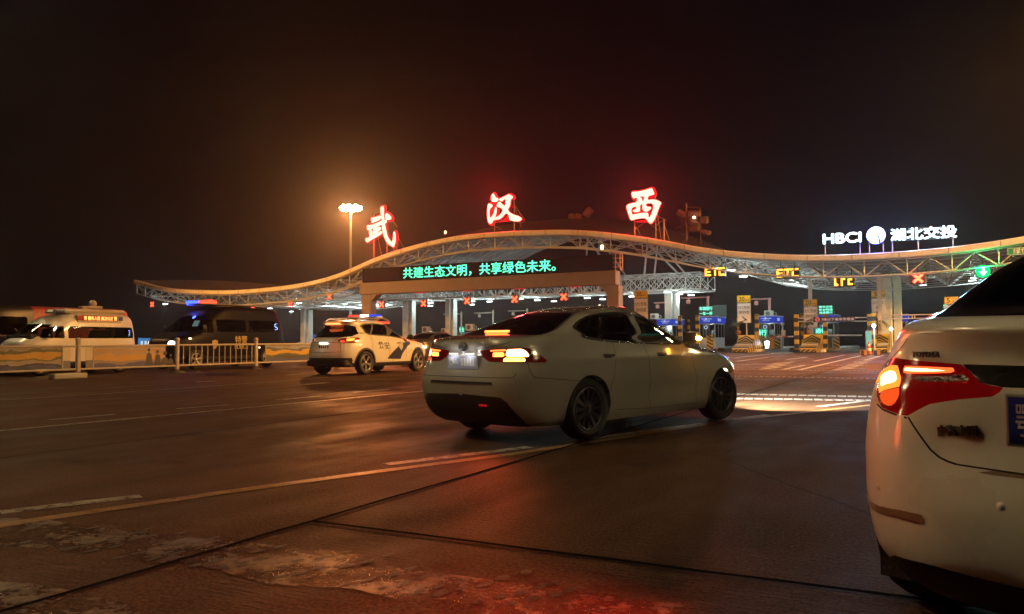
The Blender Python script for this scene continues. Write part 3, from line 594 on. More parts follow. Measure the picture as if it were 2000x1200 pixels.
# floodlight rack standing on the roof right of the characters
b = 66; ca, zr = atb(1354, 470, b); zr = zroof(ca, b)
t = thing('floodlight_rack', AB(ca, b, zr), 'dark rusty steel rack of switched-off floodlights on the roof', 'floodlight rack', -TH)
RUST = mat('rusty_steel', (.12, .06, .04), .7, var=.3, scale=3); q = MB()
pl = lambda x, y: (atb(x, y, b)[0]-ca, 0, atb(x, y, b)[1]-zr)
def dn(p, d=0): return (p[0], d, zroof(p[0]+ca, b+d)-zr-.05)
P1 = pl(1340, 397); P2 = pl(1367.5, 406); q.tube(dn(P1), P1, .09, 6); q.tube(dn(P2), P2, .05, 6); q.tube(pl(1340, 405), P2, .04, 6)
for x0, y0, x1, y1 in [(1340, 438, 1320, 446), (1340, 438, 1330, 428), (1340, 438, 1354, 432), (1341, 440, 1352, 451), (1340, 452, 1368, 453), (1354, 436, 1344, 456)]: q.tube(pl(x0, y0), pl(x1, y1), .035, 5)
q.tube(pl(1330, 428), (pl(1322, 450)[0], 1.6, zroof(pl(1322, 450)[0]+ca, b+1.6)-zr-.05), .03, 5)
q.build('rack_frame', RUST, t)
for (x, y, w, h, rr) in [(1331, 417, .85, .62, .5), (1356, 417, 1.15, .62, .05), (1354, 427.5, .95, .55, -.1), (1375, 430, .7, .72, .1), (1357, 437, .9, .6, .25), (1356, 447, 1.0, .5, -.05), (1378, 454, .9, .42, .3)]:
    c = pl(x, y); MB().box((c[0], .1, c[2]), (w*.9, .55, h*.85), bev=.08, M=Matrix.Rotation(rr, 4, 'Y') @ Matrix.Rotation(.3, 4, 'X')).build('floodlight', RUST, t)
c = pl(1357.5, 426); MB().sphere((c[0], -.32, c[2]), .10, 6).build('pilot_lamp', emit('warm_bulb', (1, .8, .55), 12, False), t)
b = 64; ca, _ = atb(1105, 420, b); zr = zroof(ca, 70)
t = thing('floodlight_cluster', AB(ca-1.2, 70, zr), 'small dark cluster of floodlights on the crown of the roof', 'floodlight', -TH)
q = MB()
for k, (x, z_) in enumerate([(-.8, .35), (-.1, .3), (.7, .45), (1.0, .75)]): q.box((x, 0, z_), (.65, .5, .5), bev=.08, M=Matrix.Rotation(.3*k, 4, 'Y'))
q.build('floodlight_heads', RUST, t); MB().tube((-1, 0, -.1), (-1, 0, .4), .05, 6).tube((.9, 0, -.1), (.9, 0, .7), .05, 6).build('bracket', RUST, t)
for (x, y, b, lab, k) in [(1176, 484.5, 59.8, 'small warm floodlight glowing on the front truss near the display', 26), (870, 455, 61.2, 'small dark lantern with a faint light on the left slope of the roof', 3)]:
    a, z = atb(x, y, b); t = thing('flood_lamp', AB(a, b, z), lab, 'floodlight', -TH)
    MB().box((0, .12, .05), (.34, .2, .26), bev=.05).tube((0, .14, -.1), (0, .5, -.5 if y < 470 else .3), .03, 6).build('lamp_body', RUST, t)
    MB().sphere((0, -.02, .04), .13, 6, sc=(1, .6, 1.3)).build('bulb', emit('warm_flood_%d' % k, (1, .72, .38), k, False), t)
# green road sign at the right edge
b = 59.6; a, z = atb(1967, 492, b); _, zT = atb(1967, 484.5, b); _, zB = atb(1967, 499, b)
t = thing('road_sign', AB(a+1.15, b, z), 'green sign with white Chinese lettering at the right end of the canopy', 'road sign', -TH)
MB().box((0, .03, 0), (2.3, .05, zT-zB), bev=.012).build('panel', mat('sign_green', (.01, .26, .12), .4), t)
q = MB(); add_text(q, '绿色通道', .42, FACE(0, -.004, 0), 0, .006, .004); q.box((0, .0, (zT-zB)/2-.03), (2.2, .012, .02)); q.box((0, .0, -(zT-zB)/2+.03), (2.2, .012, .02)); q.box((-1.11, .0, 0), (.02, .012, zT-zB-.06)); q.box((1.11, .0, 0), (.02, .012, zT-zB-.06))
q.build('lettering', mat('sign_white', (.75, .78, .75), .45), t)
MB().tube((-.8, .08, 0), (-.8, .6, -.3), .03, 6).tube((.8, .08, 0), (.8, .6, -.3), .03, 6).build('bracket', STEEL, t)
# ================================================================== TOLL ISLANDS AND WHAT STANDS ON THEM
def ax(x, b): return atb(x, 640, b)[0]
def a_at(x, b, y=640): return atb(x, y, b)[0]
KERB = mat('kerb_concrete', (.34, .36, .33), .7, var=.15, scale=3, bump=.3); CONC = mat('grey_concrete', (.33, .34, .33), .7, var=.15, scale=2, bump=.3)
YB = stripes('hazard_stripes', (.46, .32, .03), (.006, .006, .006), .62, (0, .8, .6)); YBX = stripes('post_bands', (.52, .36, .03), (.008, .008, .008), .62, (0, 0, 1), duty=.5)
YEL = mat('yellow_paint', (.46, .32, .03), .45); BLK = mat('black_paint', (.014, .014, .014), .5)
SIGNY = mat('sign_yellow', (.85, .50, .01), .4, var=.04); SIGNW = mat('sign_white_sheet', (.82, .76, .74), .4, var=.04); INK = mat('sign_ink', (.01, .01, .012), .5)
BI = 60.5
isl = [(1252, '20', ('ETC专用', '保持车距'), 568, 582.5, 583.5, 632, 1), (1453, '20', ('ETC专用', '保持车距'), 577.5, 591.5, 592.5, 631, 1), (1583, '20', ('ETC专用', '保持车距'), 585, 598, 599, 640, 1), (1716, '5', ('ETC/人工', '称重'), 568, 581.5, 583, 622, 1), (1858, '5', ('ETC/人工', '称重'), 580, 595, 596, 634, 1)]
desc = ['toll island half hidden behind the sedan', 'striped toll island with two cones, nearest the sedan', 'striped toll island behind the single cone, below the white pole', 'toll island left of the parked white car', 'toll island hidden behind the parked white car']
for k, (x, sp_, txt, y0, y1, y2, y3, _) in enumerate(isl):
    a, _z = atb(x, 640, BI); w = 1.7
    t = thing('toll_island', AB(a, BI), desc[k], 'traffic island', -TH, 'toll islands between the lanes')
    pts = [(-w/2, 2), (-w/2*.6, .3), (0, -.1), (w/2*.6, .3), (w/2, 2), (w/2, 29), (-w/2, 29)]
    MB().prism(pts, 2, 0, .22).build('kerb', KERB, t)
    # nose block: low wedge and tall block, stripes on the sides, chevron on the front
    c = thing('crash_block', AB(a, BI), 'black-and-yellow striped crash block on the ' + desc[k].replace('toll island', 'island'), 'crash barrier', -TH, 'striped crash blocks on the island noses')
    prof = [(-1.6, .22*0+.02), (-1.6, .26), (-1.25, .42), (-.2, .62), (.3, .62), (.75, 1.28), (8.0, 1.28), (8.0, .235), (1.0, .235), (1.0, .02)]
    MB().prism([(p, q) for p, q in prof], 0, -.58, .58).build('block', YB, c)
    MB().prism([(-.75, .524), (-.2, .63), (.28, .63), (.28, .642), (-.22, .642), (-.77, .536)], 0, -.56, .56).build('wedge_top', CONC, c)
    q = MB(); sl_ = .45/.66
    for j in range(4):
        zc = .62+.20*j
        for sg in (1, -1):
            p = [(0, zc-.04), (sg*.565, zc-.40), (sg*.565, zc-.27), (0, zc+.09)]; p = [(px, min(1.27, max(.65, pz))) for px, pz in p]
            if len(set(p)) < 3: continue
            vs = [(px, .3+(pz-.62)*sl_-.012, pz) for px, pz in p]; q.add(vs, [(0, 1, 2, 3)])
    q.build('chevrons', BLK, c)
    q = MB()
    for j in range(-2, 5):
        x0 = -.58+.33*j; vs = [(x0, .02), (x0+.17, .02), (x0+.17+.30, .26), (x0+.30, .26)]; vs = [(min(.575, max(-.575, vx)), vz) for vx, vz in vs]
        if vs[1][0]-vs[0][0] > .02 or vs[2][0]-vs[3][0] > .02: q.add([(vx, -1.604, vz) for vx, vz in vs], [(0, 1, 2, 3)])
    q.build('nose_stripes', BLK, c)
    MB().add([(-.57, .3+.03*sl_-.008, .65), (.57, .3+.03*sl_-.008, .65), (.57, .3+.65*sl_-.008, 1.27), (-.57, .3+.65*sl_-.008, 1.27)], [(0, 1, 2, 3)]).build('chevron_board', YEL, c)
    # speed sign
    bs = BI+2.2; aL, _ = atb(x-13.3 if k < 3 else x-13.8, 600, bs); aR, _ = atb(x+13.3 if k < 3 else x+13.8, 600, bs); zz = [atb(x, y, bs)[1] for y in (y0, y1, y2, y3)]; wd = aR-aL; ac = (aL+aR)/2
    s = thing('speed_sign', AB(ac, bs), ['white lane sign under a yellow 20 plate, partly hidden by the sedan roof', 'white lane sign with an arrow under a yellow 20 plate, above the small palm', 'white lane sign under a yellow 20 plate, in front of the white pole', 'white lane sign under a yellow 5 plate, beside the big right column', 'white lane sign under a yellow 5 plate, cut by the parked car'][k], 'traffic sign', -TH, 'lane signs on the islands')
    def plate(zlo, zhi, m, nm):
        o = MB().box((0, 0, (zlo+zhi)/2), (wd, .04, zhi-zlo), bev=.012).build(nm, m, s); q = MB()
        for (cx, cz, dx, dz) in ((0, zhi-.035, wd-.07, .014), (0, zlo+.035, wd-.07, .014), (-wd/2+.035, (zlo+zhi)/2, .014, zhi-zlo-.07), (wd/2-.035, (zlo+zhi)/2, .014, zhi-zlo-.07)): q.box((cx, -.0215, cz), (dx, .005, dz))
        return o, q
    o, q = plate(zz[1]+.01, zz[0], SIGNY, 'speed_plate'); zc = (zz[0]+zz[1])/2
    add_text(q, sp_, .46, FACE(-.16, -.021, zc), 0, .012, .004); add_text(q, 'km/h', .17, FACE(.25, -.021, zc-.08), 0, .004, .004); q.build('lettering', INK, o)
    o, q = plate(zz[3], zz[2], SIGNW, 'lane_plate'); H = zz[2]-zz[3]
    add_text(q, txt[0], .1, FACE(0, -.021, zz[2]-H*.22), 0, .004, .004, fit=(wd*.78, H*.17)); add_text(q, txt[1], .1, FACE(0, -.021, zz[2]-H*.46), 0, .004, .004, fit=(wd*(.78 if len(txt[1]) > 2 else .36), H*.17))
    ay = zz[2]-H*.78; R_ = Matrix.Translation((.02, -.021, ay)) @ Matrix.Rotation(math.radians(45), 4, 'Y')
    q.box((0, 0, 0), (.30, .008, .07), M=R_.to_3x3().to_4x4()) if 0 else q.add([R_ @ Vector(v) for v in [(-.22, -.004, -.04), (.08, -.004, -.04), (.08, -.004, -.12), (.24, -.004, 0), (.08, -.004, .12), (.08, -.004, .04), (-.22, -.004, .04)]], [(0, 1, 2, 3, 4, 5, 6)])
    q.build('lettering', INK, o)
    q = MB().tube((.16, .06, .22), (.16, .06, zz[0]-.05), .05, 8)
    if k == 2: pass
    q.build('pole', STEEL, s)
    if k == 3:  # pale curled strokes on the face of the sign
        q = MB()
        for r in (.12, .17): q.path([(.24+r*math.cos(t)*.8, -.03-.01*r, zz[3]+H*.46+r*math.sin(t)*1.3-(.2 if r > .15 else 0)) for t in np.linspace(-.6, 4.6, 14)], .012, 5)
        q.build('pale_curls', mat('curl_white', (.8, .8, .78), .2), s)
# tall white pole in front of the third sign and near the column
for (x, yt, b, lab) in [(1581.5, 540, 63.5, 'tall white pole rising to the roof behind the third lane sign'), (1716, 533, 62.0, 'tall pale pole rising to the roof behind the fourth lane sign')]:
    a, z = atb(x, yt, b); t = thing('pole', AB(a, b), lab, 'pole', -TH); MB().box((0, 0, z/2), (.24, .24, z)).box((0, 0, .25), (.5, .5, .08)).build('shaft', mat('white_paint', (.62, .55, .50), .45), t); MB().box((0, -.16, z-.2), (.3, .1, .3), bev=.02).build('camera_box', LAMPBODY, t)
# small palms in pots on the crash blocks
LEAF = mat('palm_leaf', (.07, .085, .03), .6, var=.4, scale=5); POT = mat('plant_pot', (.16, .07, .04), .7); TRK = mat('palm_trunk', (.10, .065, .04), .9, bump=.5)
def palm(x, b, z, h, lab, n, droop, seed):
    rnd = random.Random(seed); a = ax(x, b); t = thing('palm_plant', AB(a, b, z), lab, 'plant', -TH, 'potted plants on the crash blocks')
    MB().lathe([(.001, 0), (.18, 0), (.24, .3), (.25, .34), (.21, .34), (.2, .28), (.001, .28)], 16).build('pot', POT, t)
    MB().tube((0, 0, .28), (.02, 0, h*.5), .07, 8, r2=.055).build('trunk', TRK, t); q = MB()
    for i in range(n):
        az = 2*math.pi*i/n+rnd.uniform(-.3, .3); el = rnd.uniform(.2, 1.2); L = rnd.uniform(.6, .95); pts = []
        for k in range(7): u = k/6; pts.append(Vector((math.cos(az)*L*u*math.cos(el*(1-u*.5)), math.sin(az)*L*u*math.cos(el*(1-u*.5)), h*.5+L*u*math.sin(el)-droop*u*u)))
        side = Vector((-math.sin(az), math.cos(az), 0))
        for k in range(6):
            q.quad(pts[k]-side*.008, pts[k+1]-side*.006, pts[k+1]+side*.006, pts[k]+side*.008)
            for sg in (1, -1):
                tip = pts[k]+side*sg*(.22*(1-abs(k/6-.45)))+(pts[min(6, k+1)]-pts[k])*1.1+Vector((0, 0, -.05)); q.add([pts[k], pts[k]+(pts[k+1]-pts[k])*.35, tip], [(0, 1, 2)])
                tip2 = tip+(pts[k+1]-pts[k])*.4; q.add([pts[k]+(pts[k+1]-pts[k])*.5, pts[k]+(pts[k+1]-pts[k])*.85, tip2], [(0, 1, 2)])
    q.build('fronds', LEAF, t, fixn=False)
palm(1441, BI+1.8, 1.285, 1.5, 'small palm in a pot below the lane sign with the arrow', 18, .35, 1)
palm(1576, BI+1.7, 1.285, 1.3, 'dark bushy potted palm in front of the third lane sign', 16, .3, 2)
palm(1716, BI+1.7, 1.285, 1.7, 'drooping potted palm at the foot of the big right column', 16, .75, 3)
# striped posts
for (x, yt, yb, b, w, lab) in [(1328, 617, 664, 64, .34, 'striped post beside the white column right of the sedan roof'), (1345, 625, 658, 67, .22, 'slim yellow-and-black post right of the white column'), (1362, 616, 668, 63.5, .34, 'striped post at the left corner of the first booth'), (1441, 622, 660, 66, .2, 'thin yellow post behind the small palm'), (1478, 614, 668, 63.2, .34, 'striped post in front of the second booth'), (1555, 615, 674, 60.2, .36, 'striped signal post left of the third lane sign'), (1567, 613, 660, 65, .28, 'yellow post right behind the striped signal post'), (1611, 613, 676, 62.5, .34, 'striped post right of the third lane sign'), (1698, 614, 676, 60.2, .36, 'striped post left of the fourth lane sign'), (1706, 612, 650, 59.6, .36, 'amber post top beside the fourth lane sign'), (1744, 614, 672, 64, .34, 'striped post at the foot of the big right column'), (1837, 609, 660, 61, .34, 'yellow post left of the last lane sign')]:
    a, z = atb(x, yt, b); t = thing('striped_post', AB(a, b), lab, 'bollard', -TH, 'black-and-yellow posts on the islands')
    MB().box((0, 0, z/2+.1), (w*.8, w*.8, z-.2)).build('shaft', YBX, t); MB().box((0, 0, z-.02), (w*.9, w*.9, .05), bev=.01).build('cap', YEL, t); MB().box((0, 0, .115), (w*1.3, w*1.3, .22)).build('base', BLK, t)
# height bars
PALE = mat('pale_rail', (.55, .50, .50), .45)
a0, z0_ = atb(1557, 622, 60.3); a1 = ax(1700, 60.3); z1_ = atb(1630, 627.5, 60.3)[1]
t = thing('height_bar', AB(a0, 60.3), 'pale double rail over the lane carrying a small lit lane notice', 'height barrier', -TH)
MB().tube((0, 0, z0_), (a1-a0, 0, z0_-.03), .035, 8).tube((0, 0, z1_), (a1-a0, 0, z1_-.03), .035, 8).build('rails', PALE, t)
x0, _ = atb(1589, 624, 60.3); x1, _ = atb(1670, 624, 60.3); zc = atb(1630, 624, 60.3)[1]; zt2 = atb(1630, 619.3, 60.3)[1]
bd = MB().box(((x0+x1)/2-a0, -.08, zc), (x1-x0, .1, (zt2-zc)*2), bev=.01).build('notice_board', BLK, t)
q = MB(); PKL = emit('pink_led', (1, .50, .38), .75, False); add_text(q, '7座以下客车专用道', .1, FACE((x0+x1)/2-a0+.25, -.136, zc), 0, .004, .003, fit=((x1-x0)*.78, (zt2-zc)*1.15)); q.build('message', PKL, bd)
q = MB(); RL2 = emit('red_led_small', (1, .12, .08), .9, False); q.lathe([(.10, 0), (.13, -.004), (.155, 0)], 20, FACE(x0-a0+.28, -.136, zc)); add_text(q, '60', .16, FACE(x0-a0+.28, -.136, zc), 0, .004, .003); q.build('speed_limit', RL2, bd)
a0, z0_ = atb(1722, 616.5, 60.3); a1, _ = atb(1842, 616.5, 60.3); z1_ = atb(1780, 622.5, 60.3)[1]
t = thing('height_bar', AB(a0, 60.3), 'pale double rail over the right lane between two striped posts', 'height barrier', -TH); q = MB().tube((0, 0, z0_), (a1-a0, 0, z0_), .035, 8).tube((0, 0, z1_), (a1-a0, 0, z1_), .035, 8)
for x in (1782, 1787, 1826): xx = ax(x, 60.3)-a0; q.tube((xx, 0, z1_), (xx, 0, z0_), .03, 6)
q.build('rails', PALE, t)
# traffic cones and low blocks
CONER = mat('cone_red', (.55, .03, .02), .5, var=.1); CONEW = mat('cone_white', (.7, .68, .66), .45); protoc = None
for (x, y, lab) in [(1397.5, 684.5, 'left of the two traffic cones at the nose of the second island'), (1404.8, 684.3, 'right of the two traffic cones at the nose of the second island'), (1553, 686, 'single traffic cone at the nose of the third island'), (1697.5, 693.5, 'larger traffic cone in front of the fourth island'), (1709.5, 689.5, 'traffic cone half behind the thin white post at the fourth island')]:
    X, Y = gnd(x, y); k_ = 1.0
    if protoc is None:
        protoc = t = thing('traffic_cone', (X, Y, 0), lab, 'traffic cone', 0, 'red and white traffic cones')
        MB().box((0, 0, .025), (.42, .42, .05), bev=.015).build('base', BLK, t); MB().lathe([(.165, .05), (.130, .25)], 20).lathe([(.103, .40), (.078, .54)], 20).lathe([(.055, .66), (.032, .78), (.001, .78)], 20).build('cone', CONER, t); MB().lathe([(.130, .25), (.103, .40)], 20).lathe([(.078, .54), (.055, .66)], 20).build('reflective_bands', CONEW, t)
    else: dup(protoc, (X, Y, 0), .3, lab)
OBK = stripes('block_stripes', (.50, .20, .02), (.015, .012, .01), .34, (1, 0, 0))
for (x, y, lab) in [(1688, 694.5, 'orange-and-black low block left of the big cone'), (1713.5, 694.5, 'orange-and-black low block right of the big cone'), (1409, 687, 'low black block beside the two cones'), (1549, 687, 'low dark block left of the single cone')]:
    X, Y = gnd(x, y); t = thing('barrier_block', (X, Y, 0), lab, 'barrier block', -TH, 'low blocks at the island noses'); MB().box((0, 0, .15), (.46, .34, .30), bev=.03).build('block', OBK if x > 1600 else BLK, t); MB().box((0, 0, .305), (.36, .24, .01)).build('reflector_strip', YEL, t)
# toll booths
BLUE = mat('booth_blue', (.02, .05, .40), .4); BOOTH = mat('booth_white', (.42, .44, .44), .45); BGL = glass('booth_glass', (.55, .60, .60), .5); INT = mat('booth_inside', (.25, .26, .26), .7)
LEDT = emit('teal_led', (.18, 1, .66), 2.2, False); LEDF = emit('teal_led_field', (.05, .42, .22), .5, False); BNDW = emit('band_white', (.62, .72, 1), .75, False); BNDB = emit('band_blue_lit', (.03, .07, .62), .62, False)
def booth(x, b, lab, front_text=None, sc=1.0, L=3.2, w=1.35, group='toll booths on the islands'):
    a = ax(x, b); t = thing('toll_booth', AB(a, b), lab, 'toll booth', -TH, group); t.scale = (sc, sc, sc); z0 = .22
    MB().box((0, L/2, z0+.45), (w, L, .9)).box((0, L/2, z0+2.06), (w, L, .08)).build('cabin', BOOTH, t)
    q = MB()
    for px in (-w/2+.04, w/2-.04):
        for py in (.04, L*.36, L*.68, L-.04): q.box((px, py, z0+1.46), (.07, .07, 1.12))
    q.build('window_posts', BOOTH, t)
    MB().box((0, .012, z0+1.46), (w-.15, .01, 1.1)).box((w/2-.015, L/2, z0+1.46), (.01, L-.1, 1.1)).box((-w/2+.015, L/2, z0+1.46), (.01, L-.1, 1.1)).build('window_panes', BGL, t)
    MB().box((0, L*.55, z0+.95), (w*.7, .6, .08)).box((.1, L*.62, z0+1.3), (.45, .3, .5), bev=.05).build('desk', INT, t)
    MB().box((0, L/2, z0+2.36), (w+.24, L+.24, .50), bev=.02).build('sign_band', BNDB, t)
    q = MB(); q.box((0, -.125, z0+2.45), (w*.62, .01, .05)); q.lathe([(.001, .004), (.09, .004)], 16, FACE(-.05, -.128, z0+2.45)); add_text(q, '湖北交投', .14, FACE(0, -.125, z0+2.28), 0, .002, .004); M = FACE(w/2+.125, L*.3, z0+2.36, math.pi/2); add_text(q, '湖北交投', .26, M, 0, .004, .004)
    q.build('band_lettering', BNDW, t)
    MB().box((0, L/2, z0+2.65), (w+.3, L+.3, .07)).build('roof', BOOTH, t)
    q = MB().lathe([(.10, 0), (.13, -.005), (.16, 0)], 18, FACE(-.1, -.004, z0+1.75)); q.build('roundel', BNDW, t)
    lamp_light('booth_light', 'POINT', (0, L*.4, z0+1.9), 60, (.85, 1, .97), t, .2)
    return t, a
def led_board(x0, y0, x1, y1, b, lab, rows, field=False, tilt=0, group='green text boards on the booths', post=None):
    aL, zT = atb(x0, y0, b); aR, _ = atb(x1, y0, b); _, zB = atb((x0+x1)/2, y1, b); w = aR-aL; h = zT-zB; t = thing('message_board', AB((aL+aR)/2, b, zB), lab, 'message board', -TH, group)
    MB().box((0, .07, h/2), (w, .12, h), bev=.015).build('board', LEDF if field else mat('board_face', (.05, .08, .07), .5), t)
    q = MB(); n = len(rows)
    for i, r in enumerate(rows): add_text(q, r, .1, FACE(0, .004, h*(1-(i+.5)/n)), 0, .006, .003, fit=(w*.86, h/n*.74))
    q.build('message', LEDT, t); MB().tube((-w*.3, .10, 0), (-w*.3, .10, -.15 if post is None else -zB+post), .03, 6).tube((w*.3, .10, 0), (w*.3, .10, -.15 if post is None else -zB+post), .03, 6).build('feet', STEEL, t)
    return t
def ac_unit(x, y0, y1, b, lab, sc=1.0, turn=0):
    a, z = atb(x, y1, b); zt2 = atb(x, y0, b)[1]; h = zt2-z; t = thing('air_conditioner', AB(a, b, z), lab, 'air conditioner', -TH+turn, 'air conditioners on the booth roofs')
    MB().box((0, .2, h/2), (h*1.35, h*.55, h-.02), bev=.02).build('casing', mat('ac_white', (.62, .66, .62), .45), t)
    M = FACE(-.12*h, .2-h*.28, h/2); q = MB().lathe([(.001, .0), (h*.36, .0)], 20, M, 0)
    for r in (.1, .18, .26, .34): q.lathe([(h*r-.012, .012), (h*r, .018), (h*r+.012, .012)], 20, M, 1)
    q.build('fan_grille', [BLK, mat('grille_grey', (.3, .32, .31), .5)], t)
    q = MB().lathe([(h*.25, -.03), (h*.30, 0), (h*.25, .03), (h*.22, 0), (h*.25, -.03)], 18, FACE(h*.95, .1, h*.42)); q.build('pipe_coil', mat('pipe_white', (.6, .65, .62), .5), t); return t
booth(1381, 66.5, 'white toll booth with blue band, first right of the sedan')
led_board(1364, 598.5, 1393.5, 617.5, 66.8, 'green four-column text board on the first booth', ['车辆慢行', '一车一杆'])
t = thing('back_board', AB(ax(1407, 68), 68, 2.92), 'dark glassy board beside the green board on the first booth roof', 'board', -TH); MB().box((0, 0, .48), (1.1, .1, .95), bev=.02).build('panel', mat('board_teal', (.10, .16, .16), .25), t); MB().tube((-.4, .1, -.05), (-.4, .1, .3), .03, 6).tube((.4, .1, -.05), (.4, .1, .3), .03, 6).build('feet', STEEL, t)
booth(1497, 68, 'white toll booth with blue band between the two striped blocks')
ac_unit(1501, 606.5, 619, 68.5, 'air conditioner on top of the second booth')
led_board(1473.5, 642.5, 1499, 657.5, 64.5, 'low green-and-white screen in front of the second booth', ['通行'], True, post=.22, group='low green screens on the islands')
booth(1612, 68, 'toll booth behind the third lane sign with green screens'); led_board(1597, 597, 1628, 613.5, 68.2, 'green three-row text board above the third booth', ['湖北交投', '安全畅通', '减速慢行'])
led_board(1591, 640.5, 1616, 653, 64.5, 'low green screen in front of the third booth', ['通行'], True, post=.22, group='low green screens on the islands')
booth(1752, 70, 'toll booth behind the big right column'); led_board(1841.5, 594, 1851, 611, 66, 'narrow green text board behind the last lane sign', ['安', '全'], True)
booth(1300, 72, 'toll booth mostly hidden behind the sedan windscreen'); ac_unit(1277, 612.5, 624, 72.3, 'air conditioner just above the sedan roofline')
led_board(1241, 650, 1291, 668, 66, 'low green screen seen through the sedan front window', ['通行'], True, post=.22, group='low green screens on the islands')
booth(834, 112, 'distant toll booth with blue band between the police car and the sedan', sc=.8); ac_unit(831, 638, 650, 108, 'air conditioner with coiled pipe over the distant booth'); ac_unit(867, 641.5, 651.5, 106, 'air conditioner with round fan beside the second left column')
booth(912, 110, 'distant toll booth just above the sedan boot', sc=.8); ac_unit(917, 633, 646, 106, 'air conditioner left of the sedan rear window')
led_board(896.5, 638, 907, 650, 107, 'dim green board at the distant booth over the sedan boot', ['安全'], True)
booth(607, 108, 'distant toll booth behind the left column and the police car', sc=.75)
# barrier arms, machines
for (x0, x1, y, b, lab, m) in [(1508, 1553, 658, 64, 'red-and-white barrier arm across the lane left of the third island', stripes('arm_stripes', (.6, .03, .03), (.7, .7, .7), .8, (1, 0, 0))), (1612, 1684, 655.5, 64, 'white barrier arm across the lane right of the third booth', mat('arm_white', (.7, .7, .7), .5)), (1752, 1800, 655, 64, 'white barrier arm beside the parked white car', mat('arm_white', (.7, .7, .7), .5))]:
    a0, z = atb(x0, y, b); a1, _ = atb(x1, y, b); t = thing('barrier_gate', AB(a0, b), lab, 'barrier', -TH, 'lane barrier gates')
    MB().box((0, 0, .22+.45), (.36, .36, .9), bev=.03).build('cabinet', mat('cabinet_orange', (.60, .28, .03), .45), t); MB().box(((a1-a0)/2, -.22, z), (a1-a0, .06, .10)).build('arm', m, t)
CHK = stripes('machine_stripes', (.62, .40, .02), (.012, .012, .012), .24, (.5, 0, .87))
for (x, b, lab) in [(1518, 66, 'yellow-and-black card machine right of the second booth'), (1633, 66, 'yellow-and-black card machine right of the third booth'), (1752, 63.5, 'yellow-and-black machine right of the big column'), (1386, 64, 'checkered machine under the first booth window')]:
    t = thing('card_machine', AB(ax(x, b), b, .22), lab, 'card machine', -TH, 'card machines on the islands'); MB().box((0, 0, .55), (.42, .4, 1.1), bev=.03).build('cabinet', CHK, t); MB().box((0, -.205, .85), (.26, .015, .2)).build('screen', mat('machine_panel', (.1, .12, .12), .3), t)
t = thing('lane_camera', AB(ax(1529, 66), 66, .22), 'lane camera on a grey post right of the second booth', 'camera', -TH); MB().tube((0, 0, 0), (0, 0, 1.9), .05, 8).build('post', STEEL, t); MB().box((0, -.12, 1.95), (.2, .5, .18), bev=.03).build('camera_head', LAMPBODY, t); MB().box((0.05, -.05, 1.2), (.34, .2, .5), bev=.03).build('cabinet', mat('cabinet_beige', (.4, .3, .22), .5), t)
t = thing('strobe_post', AB(ax(1707, 58.8), 58.8), 'thin white post with a dazzling white lamp on top by the fourth island', 'warning lamp', -TH); zt2 = atb(1707, 637, 58.8)[1]
MB().tube((0, 0, 0), (0, 0, zt2), .055, 8).tube((0, 0, 0), (0, 0, .05), .2, 10).build('post', mat('pale_post', (.6, .6, .6), .5), t); MB().sphere((0, -.06, zt2+.02), .11, 6).build('bulb', emit('strobe_white', (.8, .88, 1), 30, False), t); lamp_light('strobe_light', 'POINT', (0, -.3, zt2), 60, (.8, .9, 1), t, .1)
t = thing('flood_lamp', AB(ax(1497, 64), 64, .22), 'dazzling white ground floodlight at the foot of the second booth', 'floodlight', -TH); MB().box((0, .1, .45), (.4, .16, .34), bev=.04).box((0, .1, .13), (.3, .2, .26)).build('lamp_body', LAMPBODY, t); MB().box((0, 0, .45), (.32, .04, .26), bev=.01).build('bulb', emit('ground_flood', (.9, 1, 1), 14, False), t); lamp_light('flood_light', 'SPOT', (0, -.1, .5), 160, (.85, 1, .98), t, .1, spot_size=2.2).rotation_euler = (math.radians(70), 0, 0)
t = thing('light_box', AB(ax(1697, 59.6), 59.6), 'upright glowing pale-green box left of the fourth island', 'light box', -TH); MB().box((0, .05, .75), (.46, .2, 1.5), bev=.02).build('casing', CONC, t); MB().box((0, -.06, 1.0), (.34, .03, .85)).build('lit_panel', emit('pale_green_panel', (.45, 1, .75), .55, False), t)
t = thing('green_signal', AB(ax(1740.5, 62), 62), 'small round green light on a post beside the big column', 'signal lamp', -TH); zt2 = atb(1740.5, 643, 62)[1]; MB().tube((0, .1, 0), (0, .1, zt2), .05, 8).build('post', STEEL, t); MB().sphere((0, 0, zt2), .13, 6).build('bulb', emit('green_bulb', (.2, 1, .7), 7, False), t)
